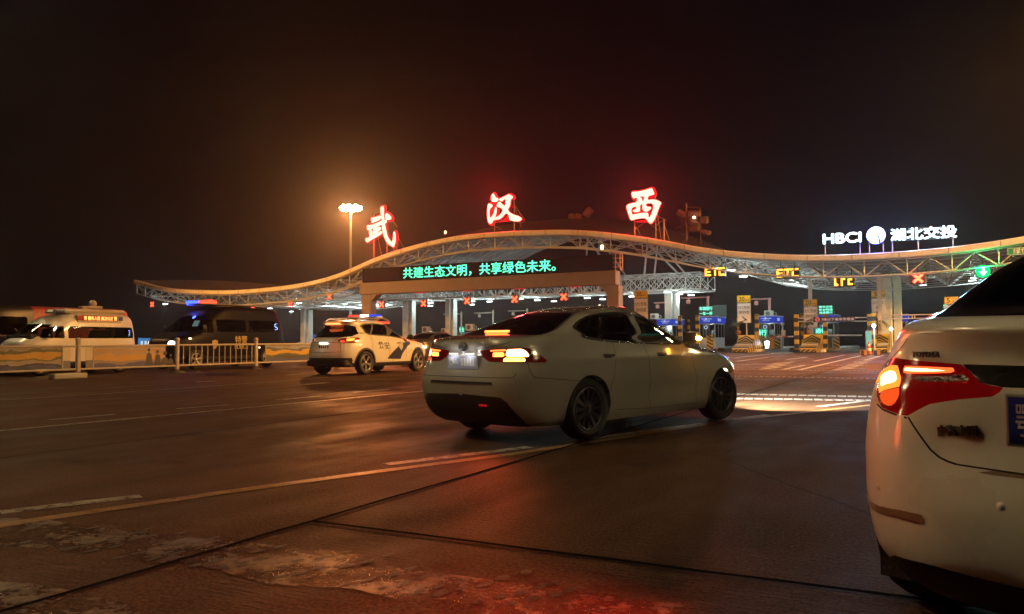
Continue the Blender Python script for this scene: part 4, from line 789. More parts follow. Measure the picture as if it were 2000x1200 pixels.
# L-shaped camera masts behind the lanes
PNK = mat('mast_pink', (.55, .28, .26), .5); CRM = mat('mast_cream', (.5, .42, .3), .5)
for (xp, yt, yb, xa, ya, b, m, lab) in [(1382.5, 578.5, 598, 1330, 582.5, 70, PNK, 'pinkish camera mast behind the first booth'), (1303, 588, 640, 1277, 592, 74, PNK, 'camera mast crossing behind the white column'), (1502.5, 582, 606, 1467, 585, 71, PNK, 'thin reddish camera mast above the second booth'), (901, 609, 650, 866, 614.5, 88, CRM, 'cream camera mast beside the third left column'), (963, 606, 640, 926, 612, 86, CRM, 'cream camera mast over the sedan rear window, left one'), (1029.5, 603, 640, 992, 608, 84, CRM, 'camera mast over the sedan roof, middle one'), (1171, 594.5, 640, 1130, 600, 80, CRM, 'camera mast over the sedan roof near the portal post'), (1104, 600, 640, 1070, 604, 82, CRM, 'short camera mast tip behind the sedan roof')]:
    a, z = atb(xp, yt, b); aA, zA = atb(xa, ya, b); t = thing('camera_mast', AB(a, b), lab, 'camera mast', -TH, 'camera masts behind the lanes')
    MB().tube((0, 0, 0), (0, 0, z), .11, 8).tube((0, 0, 0), (0, 0, .06), .3, 10).build('mast', m, t); MB().tube((.15, 0, zA), (aA-a, 0, zA), .06, 8).build('arm', m, t); MB().box(((aA-a)*.72, 0, zA-.35), (.3, .3, .36), bev=.04).tube(((aA-a)*.72, 0, zA-.2), ((aA-a)*.72, 0, zA), .025, 5).build('camera', m, t)
# ================================================================== LEFT: railing fence along the carriageway
FA = -22.35
def fb(x, a=FA): t = ray(x, 670); t = t[0]/t[1]; return a*(t*V2[1]-V2[0])/(U2[0]-t*U2[1])
FENCE = mat('fence_paint', (.40, .36, .32), .55, var=.2, scale=4); FOOT = mat('fence_foot', (.05, .04, .035), .8)
def banner_mat(name, cols, seed):
    m, nt, o = _nt(name); N = nt.nodes; L = nt.links; p = N.new('ShaderNodeBsdfPrincipled'); p.inputs['Roughness'].default_value = .55; L.new(p.outputs[0], o.inputs[0])
    tc = N.new('ShaderNodeTexCoord'); mp = N.new('ShaderNodeMapping'); mp.inputs['Scale'].default_value = (1.1, 1, 2.6); mp.inputs['Location'].default_value = (seed, 0, 0); L.new(tc.outputs['Object'], mp.inputs[0])
    nz = N.new('ShaderNodeTexNoise'); nz.inputs['Scale'].default_value = 1.3; nz.inputs['Detail'].default_value = 3; L.new(mp.outputs[0], nz.inputs['Vector'])
    sp_ = N.new('ShaderNodeSeparateXYZ'); L.new(tc.outputs['Object'], sp_.inputs[0]); mr = N.new('ShaderNodeMapRange'); mr.inputs[1].default_value = .27; mr.inputs[2].default_value = .92; L.new(sp_.outputs[2], mr.inputs[0])
    ad = N.new('ShaderNodeMath'); ad.operation = 'MULTIPLY_ADD'; ad.inputs[1].default_value = .55; L.new(nz.outputs[0], ad.inputs[0]); L.new(mr.outputs[0], ad.inputs[2]); sb = N.new('ShaderNodeMath'); sb.operation = 'SUBTRACT'; sb.inputs[1].default_value = .27; L.new(ad.outputs[0], sb.inputs[0])
    cr = N.new('ShaderNodeValToRGB'); cr.color_ramp.interpolation = 'CONSTANT'; es = cr.color_ramp.elements
    for i, (q, c) in enumerate(cols):
        e = es[i] if i < 2 else es.new(q); e.position = q; e.color = tuple(c)+(1,)
    L.new(sb.outputs[0], cr.inputs[0]); L.new(cr.outputs[0], p.inputs['Base Color']); return m
BAN = [banner_mat('banner_print', [(0, (.05, .06, .14)), (.18, (.03, .03, .035)), (.24, (.26, .22, .19)), (.38, (.10, .11, .04)), (.46, (.42, .24, .03)), (.72, (.09, .10, .05)), (.86, (.24, .20, .16))], 2.3),
       banner_mat('banner_print_pale', [(0, (.07, .07, .18)), (.17, (.22, .18, .16)), (.34, (.44, .26, .06)), (.58, (.30, .24, .20)), (.70, (.36, .21, .06)), (.80, (.32, .26, .22)), (.9, (.28, .23, .2))], 5.1),
       banner_mat('banner_print_hills', [(0, (.06, .07, .15)), (.20, (.05, .06, .03)), (.30, (.10, .10, .03)), (.42, (.44, .28, .03)), (.66, (.08, .10, .12)), (.78, (.22, .24, .28)), (.9, (.16, .14, .12))], 8.7)]
fx = [-60, 153, 346, 500, 662]; fbv = [fb(x) for x in fx]; RZ = math.pi/2-TH
pn = ['', 'fence post with dark foot in front of the white police van', 'fence post in front of the dark van front wheel', 'fence post at the rear of the dark van', 'fence post hidden behind the police car']
for i in range(1, 5):
    t = thing('fence_post', AB(FA, fbv[i]), pn[i], 'fence post', RZ, 'fence posts along the carriageway')
    MB().tube((0, 0, .05), (0, 0, 1.10), .072, 16).lathe([(.08, 1.08), (.085, 1.11), (.07, 1.15), (.03, 1.17), (.001, 1.17)], 16).build('post', FENCE, t); MB().lathe([(.26, 0), (.25, .03), (.12, .07), (.085, .12), (.07, .12)], 14).build('foot', FOOT, t)
pl_ = ['fence panel with green and yellow banner at the left edge', 'fence panel with pale banner showing dark-haired figures', 'open fence panel of upright bars in front of the dark van', 'fence panel with yellow hills banner left of the police car']
for i in range(4):
    b0, b1 = fbv[i]+.10, fbv[i+1]-.10; L_ = b1-b0; t = thing('railing_fence', AB(FA, b0), pl_[i], 'fence', RZ, 'fence panels along the carriageway'); q = MB()
    q.tube((-.03, 0, .92), (L_+.03, 0, .92), .032, 8).tube((-.03, 0, .24), (L_+.03, 0, .24), .03, 8)
    if i == 2:
        for k in range(13): xx = L_*(k+.6)/13; q.tube((xx, 0, .24), (xx, 0, .92), .019, 6)
        q.build('rails', FENCE, t)
    else:
        e = .38; 
        for xx in (e, L_-e): q.tube((xx, 0, .24), (xx, 0, .92), .024, 6)
        q.build('rails', FENCE, t); nx_ = 24; h_ = MB(); vs = []
        for k in range(nx_+1):
            for z in (.275, .89): vs.append((e+.02+(L_-2*e-.04)*k/nx_, .012*math.sin(k*.9+i), z))
        h_.add(vs, [(2*k, 2*k+2, 2*k+3, 2*k+1) for k in range(nx_)]); bo = h_.build('banner', BAN[[0, 1, 0, 2][i]], t)
        sd = bo.modifiers.new('thickness', 'SOLIDIFY'); sd.thickness = .006
        if i == 1:
            f_ = MB()
            for (u, z, s) in [(.70, .78, .9), (.80, .72, .8), (.885, .66, 1.25), (.95, .58, .9)]: f_.lathe([(.001, .012), (.055*s, .012), (.06*s, .004)], 12, FACE(L_*u, -.012, z)); f_.prism([(L_*u-.13*s, .30), (L_*u-.10*s, z-.17*s), (L_*u, z-.08*s), (L_*u+.10*s, z-.17*s), (L_*u+.14*s, .30)], 1, -.022-.001*u, -.016)
            f_.build('printed_figures', mat('figure_print', (.05, .045, .06), .6), bo)
        g_ = MB()
        for xx in (e/2+.06, L_-e/2-.06):
            if (i, xx > 1) in ((0, True), (1, False)): g_.box((xx, 0, .70), (.22, .012, .38)); g_.box((xx, 0, .38), (.22, .012, .24), 1)
        if g_.v: g_.build('end_plates', [mat('plate_cream', (.50, .45, .33), .5), mat('plate_slate', (.14, .14, .15), .5)], t)
t = thing('kerb_stone', AB(FA+.35, fb(122)), 'worn concrete kerb stone lying beside the fence post foot', 'kerb stone', RZ); MB().box((-.1, -.1, .08), (1.0, .3, .16), bev=.03).build('stone', KERB, t); MB().box((.32, -.1, .165), (.12, .3, .01)).build('paint_mark', BLK, t)
# lit blue kiosk far behind the vans
a, z = atb(286, 675, 60); t = thing('kiosk', AB(a, 60), 'low blue-and-white lit hoarding between the two police vans', 'hoarding', -TH); zt2 = atb(286, 661, 60)[1]
MB().box((0, 0, zt2/2), (2.6, .2, zt2), bev=.02).build('board', emit('kiosk_blue', (.10, .36, .85), .55, False), t); q = MB()
for k in (-.8, 0, .8): q.box((k*.8, -.11, zt2*.62), (.34, .02, .5))
q.build('lit_windows', emit('kiosk_white', (.7, .9, 1), .8, False), t)
t = thing('service_sign', AB(ax(597, 76), 76), 'small blue square sign at the foot of the left column', 'sign', -TH); zt2 = atb(597, 664, 76)[1]; MB().box((0, 0, zt2), (.5, .05, .4), bev=.01).build('panel', emit('small_blue', (.05, .28, .75), .45, False), t); MB().tube((0, .04, 0), (0, .04, zt2), .04, 6).build('pole', STEEL, t)
# ================================================================== VEHICLE BODIES
from mathutils.bvhtree import BVHTree
def pchip(xk, yk):
    xk = np.array(xk, float); yk = np.array(yk, float); h = np.diff(xk); d = np.diff(yk)/h; m = np.zeros_like(yk)
    for i in range(1, len(xk)-1):
        if d[i-1]*d[i] > 0: w1 = 2*h[i]+h[i-1]; w2 = h[i]+2*h[i-1]; m[i] = (w1+w2)/(w1/d[i-1]+w2/d[i])
    m[0] = d[0]; m[-1] = d[-1]
    def f(x):
        x = np.clip(np.atleast_1d(np.array(x, float)), xk[0], xk[-1]); i = np.clip(np.searchsorted(xk, x)-1, 0, len(xk)-2); t = (x-xk[i])/h[i]
        return (2*t**3-3*t**2+1)*yk[i]+(t**3-2*t**2+t)*h[i]*m[i]+(-2*t**3+3*t**2)*yk[i+1]+(t**3-t**2)*h[i]*m[i+1]
    return f
def poly_sd(P, x, y):
    """signed distance to a polygon, negative inside"""
    P = np.array(P, float); d = np.full(x.shape, 1e9); ins = np.zeros(x.shape, bool)
    for i in range(len(P)):
        a = P[i]; b = P[(i+1) % len(P)]; e = b-a; wx = x-a[0]; wy = y-a[1]; t = np.clip((wx*e[0]+wy*e[1])/max(1e-12, e@e), 0, 1)
        d = np.minimum(d, (wx-e[0]*t)**2+(wy-e[1]*t)**2)
        c = ((a[1] <= y) & (b[1] > y)) | ((b[1] <= y) & (a[1] > y)); den = b[1]-a[1]
        if den: ins ^= c & (x < a[0]+(y-a[1])/den*e[0])
    d = np.sqrt(d); return np.where(ins, -d, d)
def line_sd(P, x, y, w):
    P = np.array(P, float); d = np.full(x.shape, 1e9)
    for a, b in zip(P[:-1], P[1:]):
        e = b-a; wx = x-a[0]; wy = y-a[1]; t = np.clip((wx*e[0]+wy*e[1])/max(1e-12, e@e), 0, 1); d = np.minimum(d, (wx-e[0]*t)**2+(wy-e[1]*t)**2)
    return np.sqrt(d)-w/2
class Body:
    """closed shell built from horizontal slices; every vertex knows s = distance around the slice from the middle of the tail, so that
    windows, lamps and seams can be drawn on the unrolled skin (s, z)"""
    def __init__(B, spec, pose, NA=360, NL=100):
        z = spec['z']; f = {k: pchip(z, spec[k]) for k in ('yR', 'yF', 'W')}; nR = pchip(*zip(*spec['nR'])); nF = pchip(*zip(*spec['nF'])); yc = pchip(*zip(*spec['yc']))
        zz = np.linspace(z[0], z[-1], 4000); sm = np.cumsum(np.r_[0, np.abs(np.diff(zz))*1.3+np.abs(np.diff(f['yR'](zz)))*.8+np.abs(np.diff(f['yF'](zz)))*.5+np.abs(np.diff(f['W'](zz)))])
        L = np.interp(np.linspace(0, sm[-1], NL), sm, zz); V = []; Sx = []
        th = np.linspace(-math.pi/2, 1.5*math.pi, 4001)
        for q in L:
            w = max(1e-4, f['W'](q)[0]); c = yc(q)[0]; lr = max(1e-4, c-f['yR'](q)[0]); lf = max(1e-4, f['yF'](q)[0]-c)
            cs, sn = np.cos(th), np.sin(th); n = np.where(sn < 0, nR(q)[0], nF(q)[0]); x = w*np.sign(cs)*np.abs(cs)**(2/n); y = c+np.where(sn < 0, lr, lf)*np.sign(sn)*np.abs(sn)**(2/n)
            a = np.r_[0, np.cumsum(np.hypot(np.diff(x), np.diff(y)))]; t = np.arange(NA)/NA*a[-1]
            xi_ = np.interp(t, a, x); yi = np.interp(t, a, y); V.append(np.c_[xi_, yi, np.full(NA, q)]); Sx.append(np.where(np.arange(NA) <= NA//2, t, t-a[-1]))
        B.V = np.vstack(V); B.S = np.hstack(Sx); B.NA = NA; B.NL = NL; B.zmax = L[-1]; B.f = f; B.rib = {}
        if 'shape' in spec: B.V = spec['shape'](B.V)
        B.W0 = B.V.reshape(NL, NA, 3).copy(); B.S0 = B.S.reshape(NL, NA).copy(); B.L0 = L
        B.F = [[j*NA+i, j*NA+(i+1) % NA, (j+1)*NA+(i+1) % NA, (j+1)*NA+i] for j in range(NL-1) for i in range(NA)]
        B.F.append([(NL-1)*NA+i for i in range(NA)]); B.M = [0]*len(B.F)
        cx, cy, hd = pose; B.mw = Matrix.Translation((cx, cy, 0)) @ Matrix.Rotation(-math.radians(hd), 4, 'Z'); B.mi = B.mw.inverted()
        B.bvh = BVHTree.FromPolygons([tuple(v) for v in B.V], B.F[:-1]); B.G = list(B.F); B.parts = {}
    def hit(B, x, y):
        r = ray(x, y); o = B.mi @ Vector((0, 0, CAMH)); d = (B.mi.to_3x3() @ Vector(r)).normalized(); p, n, i, _ = B.bvh.ray_cast(o, d)
        if p is None: p, n, i, _ = B.bvh.find_nearest(o+d*(Vector(-o).dot(d)))
        return p, n, i
    def sz(B, x, y):
        p, n, i = B.hit(x, y); return B.szl(p, i)
    def szl(B, p, i=None):
        if i is None: p2, n, i, _ = B.bvh.find_nearest(Vector(p)); p = p2
        vs = B.G[i]; s = B.S[vs].copy()
        if max(s)-min(s) > 2: s = np.where(s < 0, s+20, s)
        w = np.array([1/(1e-6+(Vector(B.V[k])-p).length**2) for k in vs]); return float((w*s).sum()/w.sum()), float(p.z)
    def pxpoly(B, pts, sub=0): q = [B.sz(*p) for p in pts]; return smooth_loop(q, sub) if sub else q
    def split(B, d, part=None, mi=None, cond=None):
        """carve the region d<0 (per-vertex field): give it material mi, or move it to its own part, or ('hole') drop it"""
        d = d.copy(); V = list(map(tuple, B.V)); Sx = list(B.S); cache = {}; keepF = []; keepM = []; inF = []
        def cut(a, b):
            k = (min(a, b), max(a, b))
            if k not in cache:
                t = d[a]/(d[a]-d[b]); va, vb = B.V[a], B.V[b]; cache[k] = len(V); V.append(tuple(va+(vb-va)*t)); sa, sb = B.S[a], B.S[b]
                if abs(sa-sb) > 2: sb = sa
                Sx.append(sa+(sb-sa)*t)
            return cache[k]
        neg = d < 0
        for f, m in zip(B.F, B.M):
            k = [neg[i] for i in f]
            if not any(k): keepF.append(f); keepM.append(m); continue
            if cond is not None and not cond(f): keepF.append(f); keepM.append(m); continue
            if all(k): inF.append((f, m)); continue
            fi, fo = [], []
            for p, q in zip(f, f[1:]+f[:1]):
                (fi if neg[p] else fo).append(p)
                if neg[p] != neg[q]: c = cut(p, q); fi.append(c); fo.append(c)
            if len(fi) > 2: inF.append((fi, m))
            if len(fo) > 2: keepF.append(fo); keepM.append(m)
        B.V = np.array(V); B.S = np.array(Sx); B.F = keepF; B.M = keepM
        if part == 'hole': return
        if part: B.parts.setdefault(part, []).extend(f for f, _ in inF)
        else:
            B.F += [f for f, _ in inF]; B.M += [mi]*len(inF)
    def region(B, poly, mirror=True, grow=0, **k):
        for sg in ((1, -1) if mirror else (1,)):
            d = poly_sd(poly, B.S*sg, B.V[:, 2])-grow; nm = dict(k)
            if 'part' in nm and mirror: nm['part'] = nm['part']+('|R' if sg > 0 else '|L')
            B.split(d, **nm)
    def at(B, s, z):
        """point of the original skin at unrolled position (s, z)"""
        j = int(np.clip(np.searchsorted(B.L0, z)-1, 0, B.NL-2)); t = float(np.clip((z-B.L0[j])/(B.L0[j+1]-B.L0[j]), 0, 1)); P_ = []
        for q in (j, j+1):
            o = np.argsort(B.S0[q]); P_.append(np.array([np.interp(s, B.S0[q][o], B.W0[q][o, k]) for k in range(3)]))
        return P_[0]*(1-t)+P_[1]*t
    def nrm(B, s, z):
        e = .006; a = B.at(s+e, z)-B.at(s-e, z); b = B.at(s, z+e)-B.at(s, z-e); n = np.cross(a, b); return n/max(1e-9, np.linalg.norm(n))
    def seam(B, pts, w=.006, mirror=True, mi=1, closed=False, lift=.0015):
        """thin ribbon lying on the skin: panel gaps (mi 1), bright trim (mi 2)"""
        P_ = [np.array(p, float) for p in pts]+([np.array(pts[0], float)] if closed else []); D = []
        for a, b in zip(P_[:-1], P_[1:]):
            n = max(1, int(np.hypot(*(b-a))/.03)); D += [a+(b-a)*k/n for k in range(n)]
        if not closed: D.append(P_[-1])
        for sg in ((1, -1) if mirror else (1,)):
            mb = B.rib.setdefault(mi, MB()); Q = []; m = len(D)
            for k in range(m):
                p = D[k]; q = D[(k+1) % m] if closed else D[min(k+1, m-1)]; r = D[k-1] if (closed or k) else D[0]; t = q-r; t = t/max(1e-9, np.hypot(*t)); nn = np.array([-t[1], t[0]])
                N_ = B.nrm(p[0]*sg, p[1]); c = B.at(p[0]*sg, p[1])+N_*lift; e1 = B.at((p[0]+nn[0]*.01)*sg, p[1]+nn[1]*.01)-B.at((p[0]-nn[0]*.01)*sg, p[1]-nn[1]*.01); e1 = e1/max(1e-9, np.linalg.norm(e1)); Q.append((c+e1*w/2, c-e1*w/2, N_))
            h_ = lift*.9
            for k in range(m if closed else m-1):
                a, b = Q[k], Q[(k+1) % m]; mb.quad(a[0], b[0], b[1], a[1])
                if mi == 2: mb.quad(a[0], a[0]-a[2]*h_*1.5, b[0]-b[2]*h_*1.5, b[0]); mb.quad(a[1], b[1], b[1]-b[2]*h_*1.5, a[1]-a[2]*h_*1.5)
    def arch(B, y, z, r, xin=.45):
        d = np.maximum(np.hypot(B.V[:, 1]-y, B.V[:, 2]-z)-r, xin-np.abs(B.V[:, 0])); B.split(d, part='hole')
    def mesh(B, faces, name, mats, parent, mi=None, off=0, flip=False, smooth=True):
        ids = sorted({i for f in faces for i in f}); mp = {k: n for n, k in enumerate(ids)}; v = B.V[ids]
        if off:
            nrm = B.normals(); v = v+nrm[ids]*off
        me = bpy.data.meshes.new(name); me.from_pydata([tuple(q) for q in v], [], [[mp[i] for i in (f[::-1] if flip else f)] for f in faces])
        for m in (mats if isinstance(mats, (list, tuple)) else [mats]): me.materials.append(m)
        if mi is not None: me.polygons.foreach_set('material_index', mi)
        me.polygons.foreach_set('use_smooth', [smooth]*len(faces)); me.update()
        o = bpy.data.objects.new(name, me); C.objects.link(o); o.parent = parent; return o
    def normals(B):
        N_ = np.zeros_like(B.V)
        for f in B.F+[g for k in B.parts.values() for g in k]:
            a, b, c = B.V[f[0]], B.V[f[1]], B.V[f[2]]; n = np.cross(b-a, c-a)
            if len(f) > 3: n = n+np.cross(c-a, B.V[f[3]]-a)
            for i in f: N_[i] += n
        l = np.linalg.norm(N_, axis=1); l[l == 0] = 1; return N_/l[:, None]
PAINTW = mat('white_car_paint', (.58, .58, .54), .31, 0, var=.04, scale=3, coat=.55, rvar=.06, bump=.05, bscale=1.5); GAP = mat('panel_gap', (.008, .008, .008), .8); CHROME = mat('chrome_trim', (.75, .74, .72), .15, 1, var=.05)
BLACKP = mat('black_plastic', (.018, .018, .018), .5, bump=.2, bscale=60); RUBBER = mat('tyre_rubber', (.016, .016, .016), .75, bump=.3, bscale=30); ALLOY = mat('alloy_rim', (.36, .36, .38), .3, .8); DARKALLOY = mat('dark_alloy_rim', (.10, .10, .11), .35, .7)
LINING = mat('cabin_lining', (.03, .028, .026), .8); SEATM = mat('seat_fabric', (.03, .028, .03), .8, bump=.2)
GLASSD = glass('tinted_glass', (.45, .45, .45), .5); GLASSC = glass('light_glass', (.62, .64, .62), .45); REDLENS = mat('red_lamp_lens', (.20, .006, .006), .12, coat=.5)
def wheel(parent, x, y, r=.316, w=.215, spokes=10, rimm=None, rr=.225, steer=0, detail=True):
    sg = 1 if x > 0 else -1; t = bpy.data.objects.new('wheel', None); C.objects.link(t); t.parent = parent; t.location = (x, y, r); t.rotation_euler = (0, 0, steer); t.empty_display_size = .1
    M = Matrix.Rotation(math.pi/2*sg, 4, 'Y'); h = w/2; n = 40
    MB().lathe([(rr, -h*.9), (r*.9, -h), (r-.012, -h*.8), (r, -h*.5), (r, h*.5), (r-.012, h*.8), (r*.93, h), (rr+.02, h*.93), (rr, h*.8), (rr, -h*.9)], n, M).build('tyre', RUBBER, t)
    q = MB(); q.lathe([(rr, h*.8), (rr-.006, h*.9), (rr-.02, h*.86), (rr-.03, h*.4), (rr-.03, -h*.7)], n, M, 0)
    q.lathe([(.001, -h*.1), (rr-.03, -h*.1)], n, M, 1); q.lathe([(.001, h*.84), (.028, h*.82), (.05, h*.7), (.065, h*.45), (.07, -h*.1)], 20, M, 0)
    for i in range(spokes):
        a = 2*math.pi*i/spokes; R_ = M @ Matrix.Rotation(a, 4, 'Z')
        for da in ((-.13, .13) if spokes <= 6 else (0,)):
            ww = .019 if spokes > 6 else .017; R2 = R_ @ Matrix.Rotation(da, 4, 'Z')
            vs = [(.045, -ww*.8, h*.70), (rr-.022, -ww*1.25, h*.80), (rr-.022, ww*1.25, h*.80), (.045, ww*.8, h*.70), (.045, -ww*.5, h*.3), (rr-.022, -ww*.6, h*.45), (rr-.022, ww*.6, h*.45), (.045, ww*.5, h*.3)]
            q.add([R2 @ Vector(v) for v in vs], [(0, 1, 2, 3), (4, 7, 6, 5), (0, 4, 5, 1), (1, 5, 6, 2), (2, 6, 7, 3), (3, 7, 4, 0)])
    q.build('rim', [rimm or ALLOY, GAP], t); return t
def wells(root, ys, r, xo=.80, xin=.44):
    for y in ys:
        for sg in (1, -1):
            q = MB(); n = 20; v = []
            for x in (xin*sg, xo*sg):
                for i in range(n+1): t = -.15+(math.pi+.3)*i/n; v.append((x, y+(r+.012)*math.cos(t), .315+(r+.012)*math.sin(t)))
            q.add(v, [(i, i+1, n+2+i, n+1+i) for i in range(n)]+[tuple(range(n+1))]); q.build('wheel_well', BLACKP, root)
def person(root_parent, loc, rz, shirt, hair=(.012, .01, .01), label=None, seated=True, h=1.0, name='person', arms_to=None):
    """one skinned body: pelvis, torso, neck, head, arms; seated thighs"""
    V = [(0, 0, .0), (0, -.02, .22), (0, -.03, .42), (0, .0, .54), (0, .02, .63), (0, .03, .74), (.17, -.02, .47), (.22, .10, .24), (.17, .36, .27), (.17, .46, .30), (-.17, -.02, .47), (-.22, .10, .24), (-.17, .36, .27), (-.17, .46, .30), (.11, .08, -.02), (.13, .44, .0), (.13, .52, -.38), (.13, .66, -.42), (-.11, .08, -.02), (-.13, .44, .0), (-.13, .52, -.38), (-.13, .66, -.42)]
    E_ = [(0, 1), (1, 2), (2, 3), (3, 4), (4, 5), (2, 6), (6, 7), (7, 8), (8, 9), (2, 10), (10, 11), (11, 12), (12, 13), (0, 14), (14, 15), (15, 16), (16, 17), (0, 18), (18, 19), (19, 20), (20, 21)]
    Rr = [.15, .15, .15, .06, .085, .075, .07, .05, .04, .03, .07, .05, .04, .03, .10, .075, .055, .05, .10, .075, .055, .05]
    if not seated:
        V[14:18] = [(.10, 0, -.06), (.11, .03, -.45), (.11, .0, -.82), (.11, .12, -.86)]; V[18:22] = [(-.10, 0, -.06), (-.11, .03, -.45), (-.11, .0, -.82), (-.11, .12, -.86)]
        V[7:10] = [(.25, .02, .22), (.24, .10, .02), (.24, .12, -.06)]; V[11:14] = [(-.25, .02, .22), (-.24, .10, .02), (-.24, .12, -.06)]
    me = bpy.data.meshes.new(name); me.from_pydata([Vector(v)*h for v in V], E_, []); o = bpy.data.objects.new(name, me); C.objects.link(o)
    md = o.modifiers.new('skin', 'SKIN'); sk = me.skin_vertices[0].data
    for k, r in enumerate(Rr): sk[k].radius = (r*h, r*h*(.72 if k in (0, 1, 2) else 1))
    sk[0].use_root = True; ss = o.modifiers.new('sub', 'SUBSURF'); ss.levels = ss.render_levels = 2
    dg = bpy.context.evaluated_depsgraph_get(); m2 = bpy.data.meshes.new_from_object(o.evaluated_get(dg)); bpy.data.objects.remove(o)
    ob = bpy.data.objects.new(name, m2); C.objects.link(ob); m2.materials.clear()
    for m in (mat('cloth_%s' % name+str(shirt), shirt, .8), mat('skin', (.34, .20, .14), .5)): m2.materials.append(m)
    zs = .52*h
    for p in m2.polygons: c = p.center; p.use_smooth = True; p.material_index = 1 if c.z > zs or (abs(c.x) > .1*h and c.y > .33*h and c.z > .15*h) else 0
    hr = MB().sphere((0, -.005*h, .715*h), .098*h, 8, sc=(.95, 1.08, 1)).build('hair', mat('dark_hair', hair, .7), ob)
    fc = MB()
    for sx in (-1, 1): fc.sphere((sx*.034*h, .098*h, .665*h), .012*h, 4); fc.sphere((sx*.085*h, .015*h, .655*h), .022*h, 4, sc=(.4, .8, 1.2))
    fc.sphere((0, .112*h, .635*h), .014*h, 4, sc=(.8, 1.2, 1.4)); fc.box((0, .098*h, .595*h), (.045*h, .012*h, .01*h)); fc.build('face', mat('face_features', (.25, .14, .10), .5), ob)
    ob.location = loc; ob.rotation_euler = (0, 0, rz)
    return ob
def finish_body(B, root, paint, interior=True, zlin=.62, gapm=GAP):
    o = B.mesh(B.F, 'body', paint, root, B.M)
    for k_, mb in B.rib.items(): mb.build({1: 'panel_seams', 2: 'bright_trim'}.get(k_, 'trim_strip'), paint[k_], root)
    if interior: B.mesh([f for f in B.F if min(B.V[i][2] for i in f) > zlin], 'cabin_lining', LINING, root, off=-.02, flip=True)
    return o
def local_pt(B, s, z):
    """surface point and normal at unrolled position (s, z)"""
    w = B.V[:B.NA*B.NL].reshape(B.NL, B.NA, 3); sv = B.S[:B.NA*B.NL].reshape(B.NL, B.NA); lv = w[:, 0, 2]; j = int(np.clip(np.searchsorted(lv, z), 1, B.NL-1)); i = int(np.argmin(np.abs(sv[j]-s)))
    p = Vector(w[j, i]); n = (Vector(w[j, (i+1) % B.NA])-Vector(w[j, i-1])).cross(Vector(w[min(j+1, B.NL-1), i])-Vector(w[j-1, i])).normalized(); return p, n
def on_skin(p, n, up=Vector((0, 0, 1))):
    """frame on the body skin: x right as seen from outside, y up, z outwards"""
    z_ = n.normalized(); x_ = up.cross(z_).normalized(); y_ = z_.cross(x_); M = Matrix((x_, y_, z_)).transposed().to_4x4(); M.translation = p; return M
def seats(root, y0=.15, y1=-.75, dx=.38, z=.50, wheel_x=-.38, front=True, rear=True):
    if front:
        for sx in (-1, 1):
            MB().box((sx*dx, y0, z-.02), (.48, .50, .16), bev=.05).box((sx*dx, y0-.28, z+.30), (.46, .14, .58), bev=.05, M=Matrix.Rotation(.2, 4, 'X')).box((sx*dx, y0-.37, z+.69), (.26, .10, .17), bev=.04).tube((sx*dx-.06, y0-.36, z+.5), (sx*dx-.06, y0-.36, z+.66), .01, 5).build('front_seat', SEATM, root)
    if rear:
        q = MB().box((0, y1, z), (1.25, .5, .16), bev=.05).box((0, y1-.30, z+.29), (1.25, .14, .56), bev=.05, M=Matrix.Rotation(.3, 4, 'X'))
        for sx in (-.42, .42): q.box((sx, y1-.42, z+.63), (.26, .10, .16), bev=.04)
        q.build('rear_seat', SEATM, root)
    MB().box((0, y0+.72, z+.30), (1.30, .32, .20), bev=.06).build('dashboard', SEATM, root)
    M = Matrix.Translation((wheel_x, y0+.48, z+.34)) @ Matrix.Rotation(math.radians(65), 4, 'X'); q = MB()
    q.lathe([(.175, -.012), (.19, 0), (.175, .012), (.16, 0), (.175, -.012)], 24, M); q.tube(M @ Vector((-.17, 0, 0)), M @ Vector((.17, 0, 0)), .015, 6).tube(M @ Vector((0, 0, 0)), M @ Vector((0, 0, -.25)), .03, 6); q.build('steering_wheel', BLACKP, root)
    MB().box((0, -.1, .28), (1.5, 3.6, .04)).build('cabin_floor', LINING, root)
# ================================================================== SEDAN (mid-frame)
SED = dict(
    z =[.17, .22, .30, .40, .50, .60, .68, .74, .80, .86, .90, .94, .98, 1.02, 1.05, 1.08, 1.12, 1.20, 1.28, 1.34, 1.38, 1.402, 1.412, 1.416],
    yR=[-2.08, -2.18, -2.26, -2.31, -2.33, -2.335, -2.32, -2.295, -2.28, -2.27, -2.27, -2.275, -2.285, -2.27, -2.16, -1.94, -1.76, -1.46, -1.16, -.90, -.68, -.50, -.36, -.25],
    yF=[2.00, 2.10, 2.18, 2.22, 2.23, 2.22, 2.18, 2.10, 1.96, 1.68, 1.42, 1.15, .98, .86, .78, .71, .61, .41, .20, .04, -.06, -.13, -.19, -.25],
    W =[.80, .83, .857, .877, .888, .893, .892, .888, .880, .866, .852, .836, .818, .795, .778, .760, .742, .700, .652, .602, .545, .45, .30, 0],
    nR=[(.17, 6.2), (.6, 6.2), (.95, 5.4), (1.1, 4.4), (1.42, 3)], nF=[(.17, 4), (.6, 4), (.95, 4), (1.1, 4), (1.42, 3)], yc=[(.17, 0), (.8, 0), (1.0, -.15), (1.2, -.3), (1.42, -.25)])
